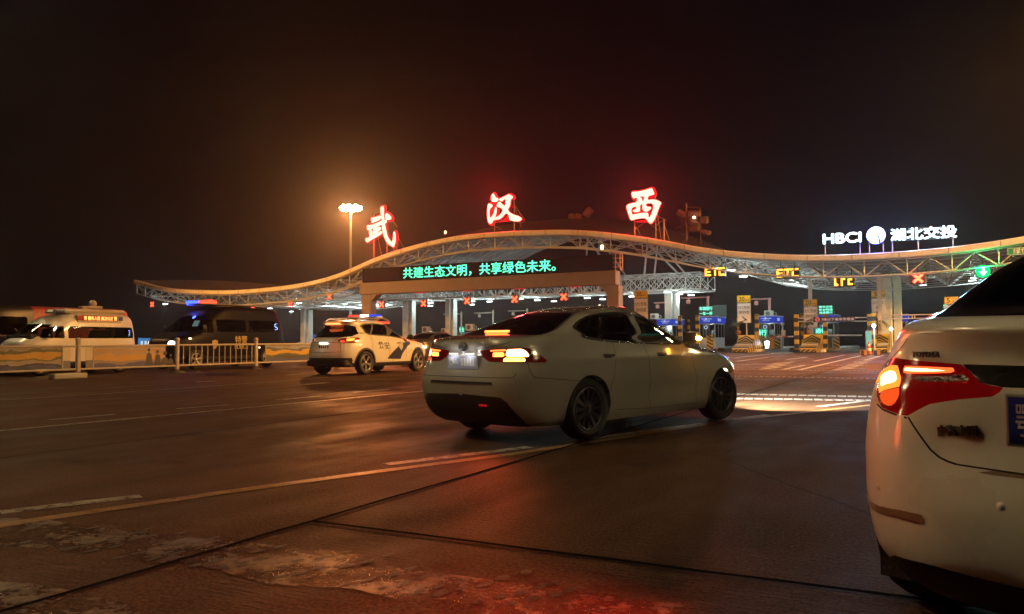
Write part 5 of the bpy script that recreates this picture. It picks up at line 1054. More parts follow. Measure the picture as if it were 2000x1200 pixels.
def sedan_shape(V):
    V = V.copy(); sx = np.sign(V[:, 0]); ax = np.abs(V[:, 0]); side = np.clip((ax-.70)/.12, 0, 1)
    fl = np.zeros(len(V))
    for yy in (1.35, -1.35): r = np.hypot(V[:, 1]-yy, (V[:, 2]-.31)); fl += .016*np.exp(-((r-.33)/.07)**2)*(V[:, 2] < .8)
    fl -= .016*np.exp(-((V[:, 2]-.46)/.09)**2)*np.exp(-(V[:, 1]/1.0)**4); fl += .012*np.exp(-((V[:, 2]-.83)/.035)**2)*np.exp(-(V[:, 1]/1.9)**6)
    fl += .015*np.exp(-((V[:, 2]-.27)/.05)**2)*np.exp(-(V[:, 1]/1.0)**4)
    V[:, 0] += sx*fl*side; return V
SED['shape'] = sedan_shape
def make_sedan():
    pose = (1.085, 9.765, 43.7); B = Body(SED, pose)
    root = thing('sedan', (pose[0], pose[1], 0), 'white four-door sedan in the middle of the road with its right blinker flashing', 'car', -math.radians(pose[2]))
    P = B.pxpoly
    dlo = P([(1124, 642), (1124, 633), (1133, 624), (1150, 617.5), (1175, 612.5), (1205, 611), (1235, 613.5), (1265, 621), (1295, 634.5), (1318, 652), (1331, 671), (1300, 672), (1260, 671.5), (1215, 669.5), (1170, 665), (1140, 658)], 3)
    fglass = P([(1238, 617), (1263, 623), (1292, 636), (1315, 653.5), (1326, 669.5), (1262, 669), (1251, 650)])
    rglass = P([(1129, 641), (1131, 632), (1148, 622), (1172, 616), (1200, 614), (1222, 615), (1234, 632), (1248, 668), (1215, 666.5), (1172, 662), (1142, 655.5)], 2)
    lamp = P([(937, 685), (958, 682), (992, 680.5), (1027, 679.5), (1040, 682), (1054, 692), (1070, 706.5), (1066, 708.5), (1028, 708.5), (957, 707.5), (950, 704), (941.5, 696.5)])
    e1 = P([(956, 684.5), (989, 682), (989, 686.2), (956, 687.5)]); e2 = P([(962, 689), (985, 688), (984.5, 697.5), (962, 697.5)])
    e3 = P([(989.5, 683), (1020, 681.5), (1029, 687), (1035, 697.2), (988, 697.2)]); e4 = P([(984, 699.2), (1026.5, 699.2), (1025.5, 706.5), (982, 706.5)])
    rw = P([(899, 655), (915, 643), (940, 630), (968, 618.5), (1000, 611), (1040, 607.5), (1085, 606.5), (1100, 609), (1119, 615.5), (1095, 633), (1070, 649), (1052, 654.5), (1020, 655), (960, 654)])
    # mirror-complete the rear window about the middle of the car
    rr = sorted([p for p in rw if p[0] > .02], key=lambda p: p[1]); 
    q1 = B.sz(1052, 654.5); q2 = B.sz(1072, 648); q3 = B.sz(1119, 615.5); 
    rwin = [(-q1[0], q1[1]), (0, q1[1]-.0), (q1[0], q1[1]), (q2[0]+.01, q2[1]), (q3[0], q3[1]-.01), (q3[0]-.06, q3[1]+.02), (0, q3[1]+.035), (-q3[0]+.06, q3[1]+.02), (-q3[0], q3[1]-.01), (-q2[0]-.01, q2[1])]
    bump = P([(823, 766), (845, 766.5), (900, 770), (960, 774), (995, 778), (1006, 790), (1020, 812), (1021, 830), (990, 826), (940, 822), (880, 813), (825, 800)])
    bl = [p for p in bump if p[0] > 0]; bz = max(p[1] for p in bump); sr = max(p[0] for p in bump)
    bpoly = [(0, .12), (sr-.06, .12), (sr-.02, .26), (sr-.10, .42), (sr-.17, .47), (0, .485), (-.01, .3)]
    # ---- carve
    for y in (1.35, -1.35): B.arch(y, .315, .345)
    B.seam(dlo, .016, mi=2, closed=True, lift=.004); B.region(dlo, grow=.006, mi=3)
    B.region(fglass, part='fwin'); B.region(rglass, part='rwin')
    wf = [(1.0, 0)]; f = B.f
    ws = []
    for z_, k in ((1.0, .86), (1.1, .80), (1.2, .74), (1.3, .70), (1.355, .62), (1.365, 0), (1.355, -.62), (1.3, -.70), (1.2, -.74), (1.1, -.80), (1.0, -.86), (.965, -.5), (.955, 0), (.965, .5)): ws.append((k, z_))
    d = np.maximum(poly_sd([(k*float(f['W'](z_)[0]), z_) for k, z_ in ws], B.V[:, 0], B.V[:, 2]), .3-B.V[:, 1]*1.0-.45); d = np.where(B.V[:, 1] > -.2, d, 1)
    B.split(d, part='windscreen')
    B.region(rwin, mirror=False, grow=.02, mi=3); B.region(rwin, mirror=False, part='rear_window')
    B.region(bpoly, mi=3)
    for nm, e in (('e1', e1), ('e2', e2), ('e3', e3), ('e4', e4)): B.region(e, part=nm)
    B.region(lamp, part='lamp')
    hl = [B.szl(Vector(p)) for p in ((.86, 1.78, .73), (.80, 2.02, .76), (.62, 2.2, .70), (.45, 2.3, .66), (.45, 2.3, .60), (.7, 2.2, .60), (.84, 1.95, .64))]
    B.region(hl, part='head')
    gr = [B.szl(Vector(p)) for p in ((0, 2.4, .66), (.5, 2.4, .62), (.55, 2.4, .42), (0, 2.4, .36))]; B.region(gr, mi=3)
    # seams: doors, lid, bumper, fuel flap, sill line
    sl = lambda *q: [B.sz(*k) for k in q]
    B.seam(sl((1196, 668), (1204, 700), (1200, 738), (1190, 768))); B.seam(sl((1254, 671), (1268, 710), (1272, 745), (1272, 798))); B.seam(sl((1338, 676), (1352, 700), (1362, 740), (1362, 786)))
    B.seam(sl((1204, 800), (1272, 797), (1362, 787)), .007)
    B.seam(sl((1044, 738), (1090, 741), (1130, 744)), .005); B.seam(sl((1030, 709), (1034, 725), (1044, 739)), .006)
    B.seam([(0, .655), (.5, .655), (.68, .66), (.70, .70)], .006); B.seam(sl((945, 681), (990, 671), (1052, 655)), .006)
    B.seam([(0, .60), (.45, .602)], .022, mi=1); B.seam([(0, .583), (.46, .585)], .010, mi=2)
    finish_body(B, root, [mat('pearl_car_paint', (.33, .315, .28), .26, 0, var=.015, scale=2, coat=.7), GAP, CHROME, BLACKP])
    for side in 'RL':
        lb = 'right' if side == 'R' else 'left'
        B.mesh(B.parts['fwin|'+side], 'front_door_glass', GLASSC, root); B.mesh(B.parts['rwin|'+side], 'rear_door_glass', GLASSD, root)
        lp = B.mesh(B.parts['lamp|'+side], 'tail_lamp', REDLENS, root)
        for e, m in (('e1', emit('tail_orange', (1, .16, .03), 3.2)), ('e2', emit('tail_yellow', (1, .26, .05), 4.5)), ('e3', emit('tail_hot', (1, .42, .16), 8)), ('e4', emit('turn_amber', (1, .42, .05), 9) if side == 'R' else emit('tail_dim', (.8, .12, .05), .8))):
            B.mesh(B.parts[e+'|'+side], 'lamp_element', m, lp)
        h_ = B.mesh(B.parts['head|'+side], 'headlight', emit('headlight_glow', (1, .86, .62), 6), root)
    B.mesh(B.parts['windscreen'], 'windscreen', GLASSC, root); B.mesh(B.parts['rear_window'], 'rear_window', GLASSD, root)
    wells(root, (1.35, -1.35), .345)
    for x in (.775, -.775):
        wheel(root, x, -1.35, spokes=12, rimm=DARKALLOY); wheel(root, x, 1.35, spokes=12, steer=-.12, rimm=DARKALLOY)
    MB().box((0, 0, .24), (1.45, 3.9, .10), bev=.03).box((0, -1.8, .30), (.95, .5, .14), bev=.05).tube((.42, -1.6, .25), (.42, -2.08, .25), .03, 8).build('underbody', BLACKP, root)
    seats(root)
    for y in (-1.04, -.06):
        for sg in (1, -1):
            s, z = B.szl(Vector((.89*sg, y, .845))); p, n = local_pt(B, s, z); M = on_skin(p, n); q = MB()
            q.box(M @ Vector((0, 0, .022)), (.19, .026, .018), M=M.to_3x3().to_4x4(), bev=.008).box(M @ Vector((.08, 0, .008)), (.03, .02, .03), M=M.to_3x3().to_4x4()).box(M @ Vector((-.08, 0, .008)), (.03, .02, .03), M=M.to_3x3().to_4x4())
            q.box(M @ Vector((0, .004, .0015)), (.12, .045, .004), mi=1, M=M.to_3x3().to_4x4()); q.build('door_handle', [CHROME, GAP], root)
    for sg in (1, -1):
        c = Vector((.90*sg, .60, 1.04)); q = MB().sphere(c, .1, 8, sc=(1.15, .75, .72)).box((.80*sg, .64, .96), (.14, .08, .04), bev=.015); mr_ = q.build('wing_mirror', PAINTW, root)
        MB().box((c.x+.005*sg, c.y-.075, c.z), (.18, .008, .11), bev=.003).build('mirror_glass', BLACKP, mr_)
        if sg > 0:
            MB().sphere((c.x+.088, c.y-.01, c.z-.01), .036, 6, sc=(.8, 1.7, .8)).build('turn_signal', emit('mirror_amber', (1, .40, .04), 60), mr_); lamp_light('signal_light', 'POINT', (c.x+.12, c.y-.12, c.z), 1.2, (1, .40, .05), root, .03)
    # number plate in its recess, lamps over it
    pl_ = MB().box((0, -2.30, .80), (.44, .012, .14), bev=.003).build('number_plate', mat('plate_blue', (.34, .38, .52), .4), root)
    q = MB(); add_text(q, '鄂A', .085, FACE(-.13, -2.308, .80), 0, .002, .0015); 
    for k in range(5): q.box((.0+.042*k, -2.3075, .80), (.026, .002, .075))
    q.build('plate_marks', mat('plate_white', (.7, .7, .7), .4), pl_)
    for x in (-.12, .12): MB().box((x, -2.31, .885), (.11, .03, .014), bev=.004).build('plate_lamp', emit('plate_lamp_glow', (1, .93, .8), 1.6), root); lamp_light('plate_light', 'POINT', (x, -2.36, .875), .38, (1, .95, .88), root, .02)
    q = MB().lathe([(.001, .012), (.05, .012), (.058, 0), (.05, -.012)], 24, FACE(0, -2.288, .955), 0); q.v = [(v[0]*1.15, v[1], .955+(v[2]-.955)*.8) for v in q.v]; q.build('emblem', BLACKP, root)
    hm = MB().box((0, -1.80, 1.112), (.34, .05, .022), bev=.008).build('brake_lamp', emit('third_brake', (1, .22, .04), 5), root)
    MB().box((0.33, -2.335, .385), (.10, .012, .02)).build('reflector', emit('reflector_red', (.8, .02, .02), .35, False), root)
    # headlamp beams on the road ahead
    for sg in (.62, -.62): lamp_light('headlight_beam', 'SPOT', (sg, 2.32, .63), 6500, (1, .93, .80), root, .06, spot_size=1.5, spot_blend=1.0).rotation_euler = (math.radians(83), 0, 0)
    lamp_light('tail_glow', 'SPOT', (.62, -2.42, .84), 85, (1, .11, .03), root, .08, spot_size=1.7, spot_blend=.9).rotation_euler = Vector((.25, -1.6, -.84)).to_track_quat('-Z', 'Y').to_euler()
    return B, root
SB, sedan = make_sedan()
pp = thing('person', (0, 0, 0), 'dark silhouette of the driver inside the white sedan', 'person')
bpy.data.objects.remove(pp)
d_ = person(None, SB.mw @ Vector((-.38, .12, .60)), -math.radians(43.7), (.02, .02, .025)); tag(d_, 'dark-clothed driver at the wheel of the white sedan in the middle', 'person')
# ================================================================== POLICE SUV
SUV = dict(
    z =[.24, .30, .40, .50, .60, .70, .80, .88, .94, 1.00, 1.04, 1.08, 1.12, 1.18, 1.26, 1.36, 1.46, 1.54, 1.60, 1.64, 1.665, 1.68, 1.685],
    yR=[-2.05, -2.15, -2.24, -2.29, -2.31, -2.30, -2.27, -2.25, -2.235, -2.22, -2.20, -2.17, -2.13, -2.06, -1.97, -1.86, -1.77, -1.76, -1.84, -1.60, -1.10, -.75, -.45],
    yF=[1.95, 2.10, 2.22, 2.27, 2.29, 2.28, 2.25, 2.18, 2.02, 1.72, 1.42, 1.18, 1.02, .86, .68, .46, .23, .03, -.13, -.25, -.33, -.40, -.45],
    W =[.84, .88, .905, .915, .918, .918, .912, .902, .89, .875, .862, .848, .832, .805, .775, .738, .70, .665, .625, .575, .50, .36, 0],
    nR=[(.2, 4.5), (1.1, 4.5), (1.6, 5), (1.69, 3)], nF=[(.2, 4), (1.1, 4), (1.69, 3)], yc=[(.2, 0), (.9, 0), (1.1, -.3), (1.69, -.45)])
NAVY = mat('navy_police_paint', (.012, .016, .05), .35, coat=.3); SILVER = mat('silver_trim', (.5, .5, .5), .3, .8)
def make_suv():
    pose = (-4.56, 25.95, 28); B = Body(SUV, pose, 300, 90); P = B.pxpoly
    root = thing('police_car', (pose[0], pose[1], 0), 'white police car with navy stripe and roof lights, braking behind the sedan', 'police car', -math.radians(pose[2]))
    dlo = P([(703, 637), (706, 634.5), (714, 633), (730, 632.3), (750, 633.2), (763, 637.3), (778, 645), (787, 653), (789, 659), (763.3, 657.3), (721.7, 654), (713, 650)])
    f1 = P([(753, 635), (763, 639), (777, 646.5), (786, 655), (786, 657.5), (760, 656)]); f2 = P([(727, 634), (750, 635), (756, 655.3), (725, 653)]); f3 = P([(705.5, 637.3), (712, 634.6), (724, 634), (722, 652.6), (714, 649)])
    rw = P([(617.5, 652.5), (630, 634.5), (658, 632), (684, 634), (691, 638), (681, 650.5), (673, 653)]); sb = max(p[0] for p in P([(673, 653), (681, 650.5)])); zb_ = min(p[1] for p in rw); z_t = max(p[1] for p in rw)
    lamp = P([(659, 665.8), (668, 661), (686.7, 659.7), (700, 659.5), (704, 661), (696, 670), (673, 671), (663, 670)]); e1 = P([(677, 661.8), (694, 660.8), (690.5, 666), (677, 666.6)]); e2 = P([(664, 665.5), (674, 664.8), (674, 669), (666, 669)])
    navy = P([(756.7, 701), (768.3, 686.7), (778.3, 676.7), (782.5, 668), (788, 669.5), (800, 666.5), (821, 666.3), (821.5, 668), (807, 669.5), (797, 675), (787, 690), (782.5, 701.5)])
    for y in (1.38, -1.38): B.arch(y, .36, .40)
    B.region(dlo, grow=.012, mi=3)
    for n_, q in (('fwin', f1), ('rwin', f2), ('qwin', f3)): B.region(q, part=n_)
    d = poly_sd([(.78*SUVW(z_), z_) if 0 else (k*SUVW(z_), z_) for k, z_ in ((.82, 1.12), (.78, 1.3), (.72, 1.5), (.6, 1.57), (0, 1.585), (-.6, 1.57), (-.72, 1.5), (-.78, 1.3), (-.82, 1.12), (0, 1.08))], B.V[:, 0], B.V[:, 2]); B.split(np.where(B.V[:, 1] > .02, d, 1), part='windscreen')
    d = poly_sd([(.70, 1.16), (.74, 1.24), (.62, 1.46), (.5, 1.50), (-.5, 1.50), (-.62, 1.46), (-.74, 1.24), (-.70, 1.16), (-.5, 1.13), (.5, 1.13)], B.V[:, 0], B.V[:, 2]); B.split(np.where(B.V[:, 1] < -1.0, d, 1), part='rear_window')
    for n_, q in (('e1', e1), ('e2', e2), ('lamp', lamp)): B.region(q, part=n_)
    zc = .52; B.split(np.where(np.abs(B.V[:, 1]) < 1.9, B.V[:, 2]-.36, B.V[:, 2]-zc), mi=3)
    for y in (1.38, -1.38): B.split(np.maximum(np.hypot(B.V[:, 1]-y, B.V[:, 2]-.36)-.455, .5-np.abs(B.V[:, 0])), mi=3)
    B.region(navy, mi=4)
    hl = [B.szl(Vector(p)) for p in ((.88, 1.7, .88), (.8, 2.1, .9), (.55, 2.3, .82), (.55, 2.3, .72), (.85, 2.0, .74))]; B.region(hl, part='head')
    sl = lambda *q: [B.sz(*k) for k in q]
    B.seam(sl((725, 655), (728, 672), (729, 690)), .012); B.seam(sl((758, 657), (762, 680), (762, 701)), .012); B.seam(sl((790, 660), (794, 675), (795, 700)), .012); B.seam([(0, .98), (.55, .98), (.62, .7), (0, .68)], .012)
    finish_body(B, root, [PAINTW, GAP, CHROME, BLACKP, NAVY], zlin=.75)
    for sd in 'RL':
        for n_, nm, g_ in (('fwin', 'front_door_glass', GLASSC), ('rwin', 'rear_door_glass', GLASSC), ('qwin', 'quarter_glass', GLASSD)): B.mesh(B.parts[n_+'|'+sd], nm, g_, root)
        lp = B.mesh(B.parts['lamp|'+sd], 'tail_lamp', REDLENS, root); B.mesh(B.parts['e1|'+sd], 'lamp_element', emit('suv_tail_bright', (1, .25, .04), 3.5), lp); B.mesh(B.parts['e2|'+sd], 'lamp_element', emit('suv_tail_red', (1, .06, .02), 1.6), lp)
        B.mesh(B.parts['head|'+sd], 'headlight', emit('suv_headlight', (1, .95, .85), 3), root)
    B.mesh(B.parts['windscreen'], 'windscreen', GLASSC, root); B.mesh(B.parts['rear_window'], 'rear_window', GLASSD, root)
    wells(root, (1.38, -1.38), .40, .82)
    for x in (.80, -.80):
        for y in (1.38, -1.38): wheel(root, x, y, .36, .235, 5, ALLOY, .25)
    MB().box((0, 0, .30), (1.5, 3.9, .12)).box((0, -1.95, .36), (1.5, .5, .18), bev=.04).build('underbody', BLACKP, root); seats(root, z=.72)
    q = MB()
    for sg in (1, -1): q.path([(.60*sg, -1.5, 1.63), (.60*sg, -1.35, 1.70), (.60*sg, -.2, 1.735), (.60*sg, .15, 1.66)], .022, 6)
    q.build('roof_rails', SILVER, root)
    lb = MB().box((0, -.32, 1.76), (1.24, .32, .07), bev=.03).box((0, -.32, 1.70), (.9, .25, .06)).build('light_bar', PAINTW, root)
    for x, w, c, k, nm in ((-.40, .36, (1, .06, .03), 1.3, 'red_beacon'), (0, .18, (.75, .92, 1), 16, 'white_beacon'), (.40, .36, (.05, .10, 1), .9, 'blue_beacon')): MB().box((x, -.33, 1.825), (w, .28, .06), bev=.025).build(nm, emit('suv_'+nm, c, k), lb)
    MB().box((.59, -.15, 1.60), (.05, .7, .07), bev=.01, M=Matrix.Rotation(.5, 4, 'Y')).build('side_flasher', emit('suv_side_red', (1, .10, .05), 1.2), root)
    MB().box((0, -1.86, 1.545), (.55, .06, .035), bev=.01).build('brake_lamp', emit('suv_third', (1, .16, .04), 6), root)
    pl_ = MB().box((0, -2.262, .85), (.44, .012, .14)).build('number_plate', mat('plate_pale', (.5, .5, .46), .4), root); q = MB()
    for k in range(5): q.box((-.16+.08*k, -2.269, .85), (.045, .002, .085))
    q.build('plate_marks', INK, pl_); MB().box((0, -2.28, .955), (.30, .03, .03), bev=.008).build('plate_lamp', emit('suv_plate_glow', (1, .95, .7), 7), root); MB().box((0, -2.262, .70), (.9, .03, .03), bev=.01).build('boot_trim', CHROME, root)
    q = MB()
    for x0, x1, y0, y1, tx in ((740, 748.5, 668, 681, '公'), (751, 760, 669, 682, '安')):
        p, n, i = B.hit((x0+x1)/2, (y0+y1)/2); add_text(q, tx, .1, on_skin(p+n*.004, n), 0, 0, .002, fit=(.24, .24))
    p, n, i = B.hit(704, 651); add_text(q, 'T465', .1, on_skin(p+n*.004, n), 0, 0, .001, fit=(.26, .07)); q.build('police_lettering', INK, root)
    p, n, i = B.hit(783, 676); M = on_skin(p+n*.006, n); q = MB(); q.add([M @ Vector(v) for v in [(-.12, .12, 0), (0, .15, 0), (.12, .12, 0), (.11, -.03, 0), (0, -.16, 0), (-.11, -.03, 0)]], [(0, 5, 4, 3, 2, 1)][::1]); q.build('shield_badge', mat('badge_silver', (.42, .40, .36), .4), root)
    for y in (-.72, .28):
        for sg in (1, -1):
            s, z = B.szl(Vector((.92*sg, y, .95))); p, n = local_pt(B, s, z); MB().box(p+n*.02, (.025, .2, .03), bev=.01).build('door_handle', CHROME, root)
    for sg in (1, -1):
        c = Vector((.99*sg, .78, 1.14)); MB().sphere(c, .11, 8, sc=(1.1, .75, .85)).box((.9*sg, .8, 1.1), (.16, .08, .05), bev=.01).build('wing_mirror', BLACKP, root)
    lamp_light('tail_glow', 'POINT', (.5, -2.6, .9), 2.5, (1, .12, .03), root, .1)
    return B
SUVW = lambda z: float(pchip(SUV['z'], SUV['W'])(z)[0])
UB = make_suv()
p_ = person(None, UB.mw @ Vector((.36, .02, .78)), -math.radians(28), (.42, .52, .12)); tag(p_, 'passenger in a yellow-green vest inside the police car', 'person')
# ================================================================== NEAR WHITE CAR (right edge)
TOY = dict(
    z =[.20, .25, .30, .36, .45, .55, .65, .75, .85, .92, .97, 1.01, 1.04, 1.07, 1.09, 1.12, 1.16, 1.22, 1.30, 1.36, 1.40, 1.43, 1.45, 1.455],
    yR=[-2.05, -2.15, -2.22, -2.28, -2.31, -2.325, -2.325, -2.31, -2.29, -2.27, -2.26, -2.27, -2.28, -2.24, -2.10, -1.93, -1.80, -1.62, -1.38, -1.16, -.98, -.78, -.55, -.35],
    yF=[2.00, 2.10, 2.18, 2.22, 2.23, 2.22, 2.18, 2.10, 1.80, 1.50, 1.25, 1.10, 1.0, .92, .86, .79, .70, .57, .38, .22, .08, -.06, -.22, -.35],
    W =[.845, .862, .872, .88, .888, .892, .892, .886, .866, .835, .805, .775, .748, .728, .718, .712, .705, .69, .662, .618, .57, .48, .3, 0],
    nR=[(.17, 4.2), (.6, 4.2), (.95, 4.2), (1.1, 4.2), (1.46, 3)], nF=[(.17, 4), (.6, 4), (.95, 4), (1.1, 4), (1.46, 3)], yc=[(.17, 0), (.8, 0), (1.0, -.15), (1.2, -.3), (1.46, -.35)])
def toy_shape(V):
    V = sedan_shape(V); m = np.exp(-((V[:, 2]-.70)/.10)**2)*np.clip((-V[:, 1]-1.9)/.25, 0, 1)*np.clip((.52-np.abs(V[:, 0]))/.12, 0, 1); V[:, 1] += .035*m; return V
TOY['shape'] = toy_shape
LITLENS = mat('lit_red_lens', (.16, .004, .004), .14, coat=.5)
_p = [n for n in LITLENS.node_tree.nodes if n.type == 'BSDF_PRINCIPLED'][0]; _p.inputs['Emission Color'].default_value = (1, .006, .006, 1); _p.inputs['Emission Strength'].default_value = .06
def make_near_car():
    pose = (3.20, 3.50, 49); B = Body(TOY, pose, 520, 130); P = B.pxpoly
    root = thing('parked_car', (pose[0], pose[1], 0), 'near white saloon cut off by the right edge, its left tail lamp glowing red', 'car', -math.radians(pose[2]))
    L_ = lambda pts: [(min(-s, 1.16), z) for s, z in P(pts)]
    lamp = L_([(1722, 713), (1735, 703), (1752, 699.5), (1786, 704), (1840, 708.6), (1876, 711.6), (1896, 727), (1914, 748), (1935, 753), (1962, 757.5), (1945, 774.6), (1870, 780.6), (1816, 789.6), (1789, 803), (1772, 813.6), (1745, 806), (1722, 796), (1714.5, 779), (1714.5, 740)])
    hot = L_([(1717, 724), (1724, 716), (1740, 713), (1754.5, 714.6), (1760.5, 740), (1757.5, 755), (1740, 759), (1726, 762), (1717, 768), (1716.5, 745)]); warm = L_([(1717, 770), (1726, 763), (1742, 760), (1757, 757), (1756, 775), (1745, 792), (1732, 793), (1722, 786)])
    bar_ = L_([(1763.5, 714.6), (1800, 716), (1861, 718.5), (1868.6, 728), (1820, 729.5), (1765, 729.6)]); clear = L_([(1775, 735), (1830, 735), (1882, 731), (1900, 745), (1850, 746), (1790, 744)])
    strip2 = L_([(1780, 742), (1800, 745.5), (1850, 747), (1895, 747.5), (1895, 750), (1850, 750), (1795, 748.5)])
    garn = L_([(1876, 711.5), (2000, 715.5), (2000, 757), (1962, 757.5), (1914, 748), (1896, 727)]); gz = [p[1] for p in garn]; garn = [(s if s > .02 else s, z) for s, z in garn]
    gs = max(p[0] for p in garn)
    garnp = [(0, garn[1][1]), garn[0], garn[5], garn[4], garn[3], (0, garn[2][1])]
    groove = L_([(1870, 909), (1884, 906), (1940, 911), (2000, 918), (2000, 936), (1940, 929), (1880, 917)]); gro = [(-.01, groove[3][1]), (groove[2][0], groove[2][1]), groove[1], groove[0], groove[6], groove[5], (-.01, groove[4][1])]
    low = L_([(1738, 1091), (1752, 1077), (1770, 1065), (1793, 1057), (1833, 1058), (1927, 1071), (2000, 1083)]); lowp = [(-.01, .15), (.80, .15), (.79, .215), (.71, .30), (.61, .345), (.45, .36), (-.01, .345)]
    for y in (1.35, -1.35): B.arch(y, .315, .345)
    W_ = lambda z: float(B.f['W'](z)[0])
    d = poly_sd([(k*W_(z), z) for k, z in ((.90, 1.085), (.93, 1.12), (.92, 1.2), (.90, 1.3), (.86, 1.37), (.72, 1.41), (0, 1.42), (-.72, 1.41), (-.86, 1.37), (-.90, 1.3), (-.92, 1.2), (-.93, 1.12), (-.90, 1.085), (0, 1.078))], B.V[:, 0], B.V[:, 2]); B.split(np.where(B.V[:, 1] < -.5, d, 1), part='rear_window')
    d = poly_sd([(k*W_(z), z) for k, z in ((.84, 1.03), (.8, 1.2), (.72, 1.36), (.5, 1.39), (-.5, 1.39), (-.72, 1.36), (-.8, 1.2), (-.84, 1.03), (0, .99))], B.V[:, 0], B.V[:, 2]); B.split(np.where(B.V[:, 1] > .02, d, 1), part='windscreen')
    ax_ = np.abs(B.V[:, 0]); side = [(-1.28, 1.06), (-1.2, 1.2), (-.9, 1.31), (-.45, 1.345), (-.1, 1.33), (.25, 1.2), (.55, 1.04), (.56, .985), (-.3, .99), (-1.0, 1.01)]
    for sg, n_ in ((1, 'win|R'), (-1, 'win|L')):
        d = poly_sd(side, B.V[:, 1], B.V[:, 2]); B.split(np.where(B.V[:, 0]*sg > .4, d, 1), part=n_)
    B.region(hot, grow=-.018, part='core'); B.region(bar_, grow=-.006, part='bcore')
    for n_, q in (('hot', hot), ('warm', warm), ('bar', bar_), ('clear', clear), ('str2', strip2), ('lamp', lamp)): B.region(q, part=n_)
    B.region(garnp, mi=2); rc = L_([(1704, 987), (1722, 996.5), (1760, 1004), (1803, 1014)]); rc = [(rc[0][0]+.09, rc[0][1]+.010)]+rc; B.seam(rc, .026, mi=4, lift=.004)
    
    B.region(gro, mi=4); B.region(lowp, mi=3)
    S_ = lambda *q: [(-s, z) for s, z in P(q)]
    lid = S_((1775, 815), (1786, 834), (1800, 857), (1818, 879), (1836, 894), (1852, 902), (1872, 908)); B.seam(lid, .006); B.seam(S_((1714, 790), (1724, 800), (1746, 809), (1772, 817)), .006)
    B.seam(S_((1740, 702), (1752, 690), (1764, 676), (1774, 662)), .004)
    B.seam([lid[-1], (0, lid[-1][1]-.012)], .005)
    finish_body(B, root, [PAINTW, GAP, mat('dark_chrome', (.10, .085, .08), .25, .9), BLACKP, mat('bronze_trim', (.22, .15, .09), .35, .3)])
    for sd in 'RL':
        lp = B.mesh(B.parts['lamp|'+sd], 'tail_lamp', LITLENS, root)
        B.mesh(B.parts['hot|'+sd], 'lamp_element', emit('near_tail_hot', (1, .18, .02), 2.6), lp); B.mesh(B.parts['core|'+sd], 'lamp_core', emit('near_tail_core', (1, .62, .22), 6), lp); B.mesh(B.parts['bcore|'+sd], 'lamp_core', emit('near_tail_bar_core', (1, .58, .25), 6), lp); B.mesh(B.parts['warm|'+sd], 'lamp_element', emit('near_tail_warm', (1, .10, .015), 1.0), lp); B.mesh(B.parts['bar|'+sd], 'lamp_element', emit('near_tail_bar', (1, .10, .02), 2.4), lp)
        B.mesh(B.parts['str2|'+sd], 'lamp_strip', emit('near_tail_strip', (1, .06, .03), .75), lp); B.mesh(B.parts['clear|'+sd], 'reversing_lens', mat('smoked_lens', (.10, .03, .03), .12, .2, bump=.6, bscale=40), lp)
        B.mesh(B.parts['win|'+sd], 'side_window', GLASSD, root)
    B.mesh(B.parts['rear_window'], 'rear_window', glass('privacy_glass', (.05, .05, .05), .35), root); B.mesh(B.parts['windscreen'], 'windscreen', GLASSD, root)
    wells(root, (1.35, -1.35), .345)
    for x in (.775, -.775):
        for y in (1.35, -1.35): wheel(root, x, y, spokes=10)
    MB().box((0, 0, .25), (1.5, 3.8, .10)).box((.1, -1.75, .30), (.8, .35, .14), bev=.05).build('underbody', BLACKP, root); seats(root)
    y0 = -2.306; zc = .800; pl_ = MB().box((-.003, y0, zc), (.43, .016, .140), bev=.004).build('number_plate', mat('plate_rim', (.32, .30, .28), .35, .5), root)
    MB().box((-.003, y0-.009, zc), (.41, .004, .122)).build('plate_face', mat('plate_deep_blue', (.012, .02, .22), .35), pl_)
    q = MB(); add_text(q, '鄂', .1, FACE(-.168, y0-.013, zc), 0, .001, .0015, fit=(.045, .085)); add_text(q, 'A', .1, FACE(-.108, y0-.013, zc), 0, .002, .0015, fit=(.038, .082)); q.build('plate_lettering', mat('plate_letter', (.55, .55, .55), .4), pl_)
    q = MB()
    def skin_text(tx, x, y, w, h, bold=0):
        p, n, i = B.hit(x, y); p2, n2, _ = B.hit(x+20, y); xd = (p2-p).normalized(); z_ = n.normalized(); y_ = z_.cross(xd).normalized(); M = Matrix((xd, y_, z_)).transposed().to_4x4(); M.translation = p+n*.004; add_text(q, tx, .1, M, 0, bold, .0025, fit=(w, h))
    k = B.hit(1785, 691)[0]-B.hit(1835, 695)[0]; k2 = B.hit(1831, 837)[0]-B.hit(1909, 845)[0]
    skin_text('TOYOTA', 1810, 693, k.length, .017); q.build('badge_lettering', mat('badge_dark_chrome', (.16, .12, .10), .3, .7), root); q = MB(); skin_text('广汽丰田', 1870, 841, k2.length, .033, .001); q.build('badge_lettering', mat('badge_dark_chrome', (.16, .12, .10), .3, .7), root)
    for (x, y) in ((1716, 951), (1955, 990)):
        p, n, i = B.hit(x, y); M = on_skin(p, n); MB().lathe([(.001, .006), (.007, .005), (.010, .001), (.013, 0)], 16, M).build('parking_sensor', PAINTW, root)
    lamp_light('tail_glow', 'POINT', (-.93, -2.36, .78), 1.6, (1, .10, .02), root, .06); lamp_light('tail_glow', 'SPOT', (-.95, -2.42, .84), 120, (1, .035, .02), root, .06, spot_size=1.7, spot_blend=.9).rotation_euler = Vector((-.7, -.55, -.84)).to_track_quat('-Z', 'Y').to_euler()
    return B
NB = make_near_car()
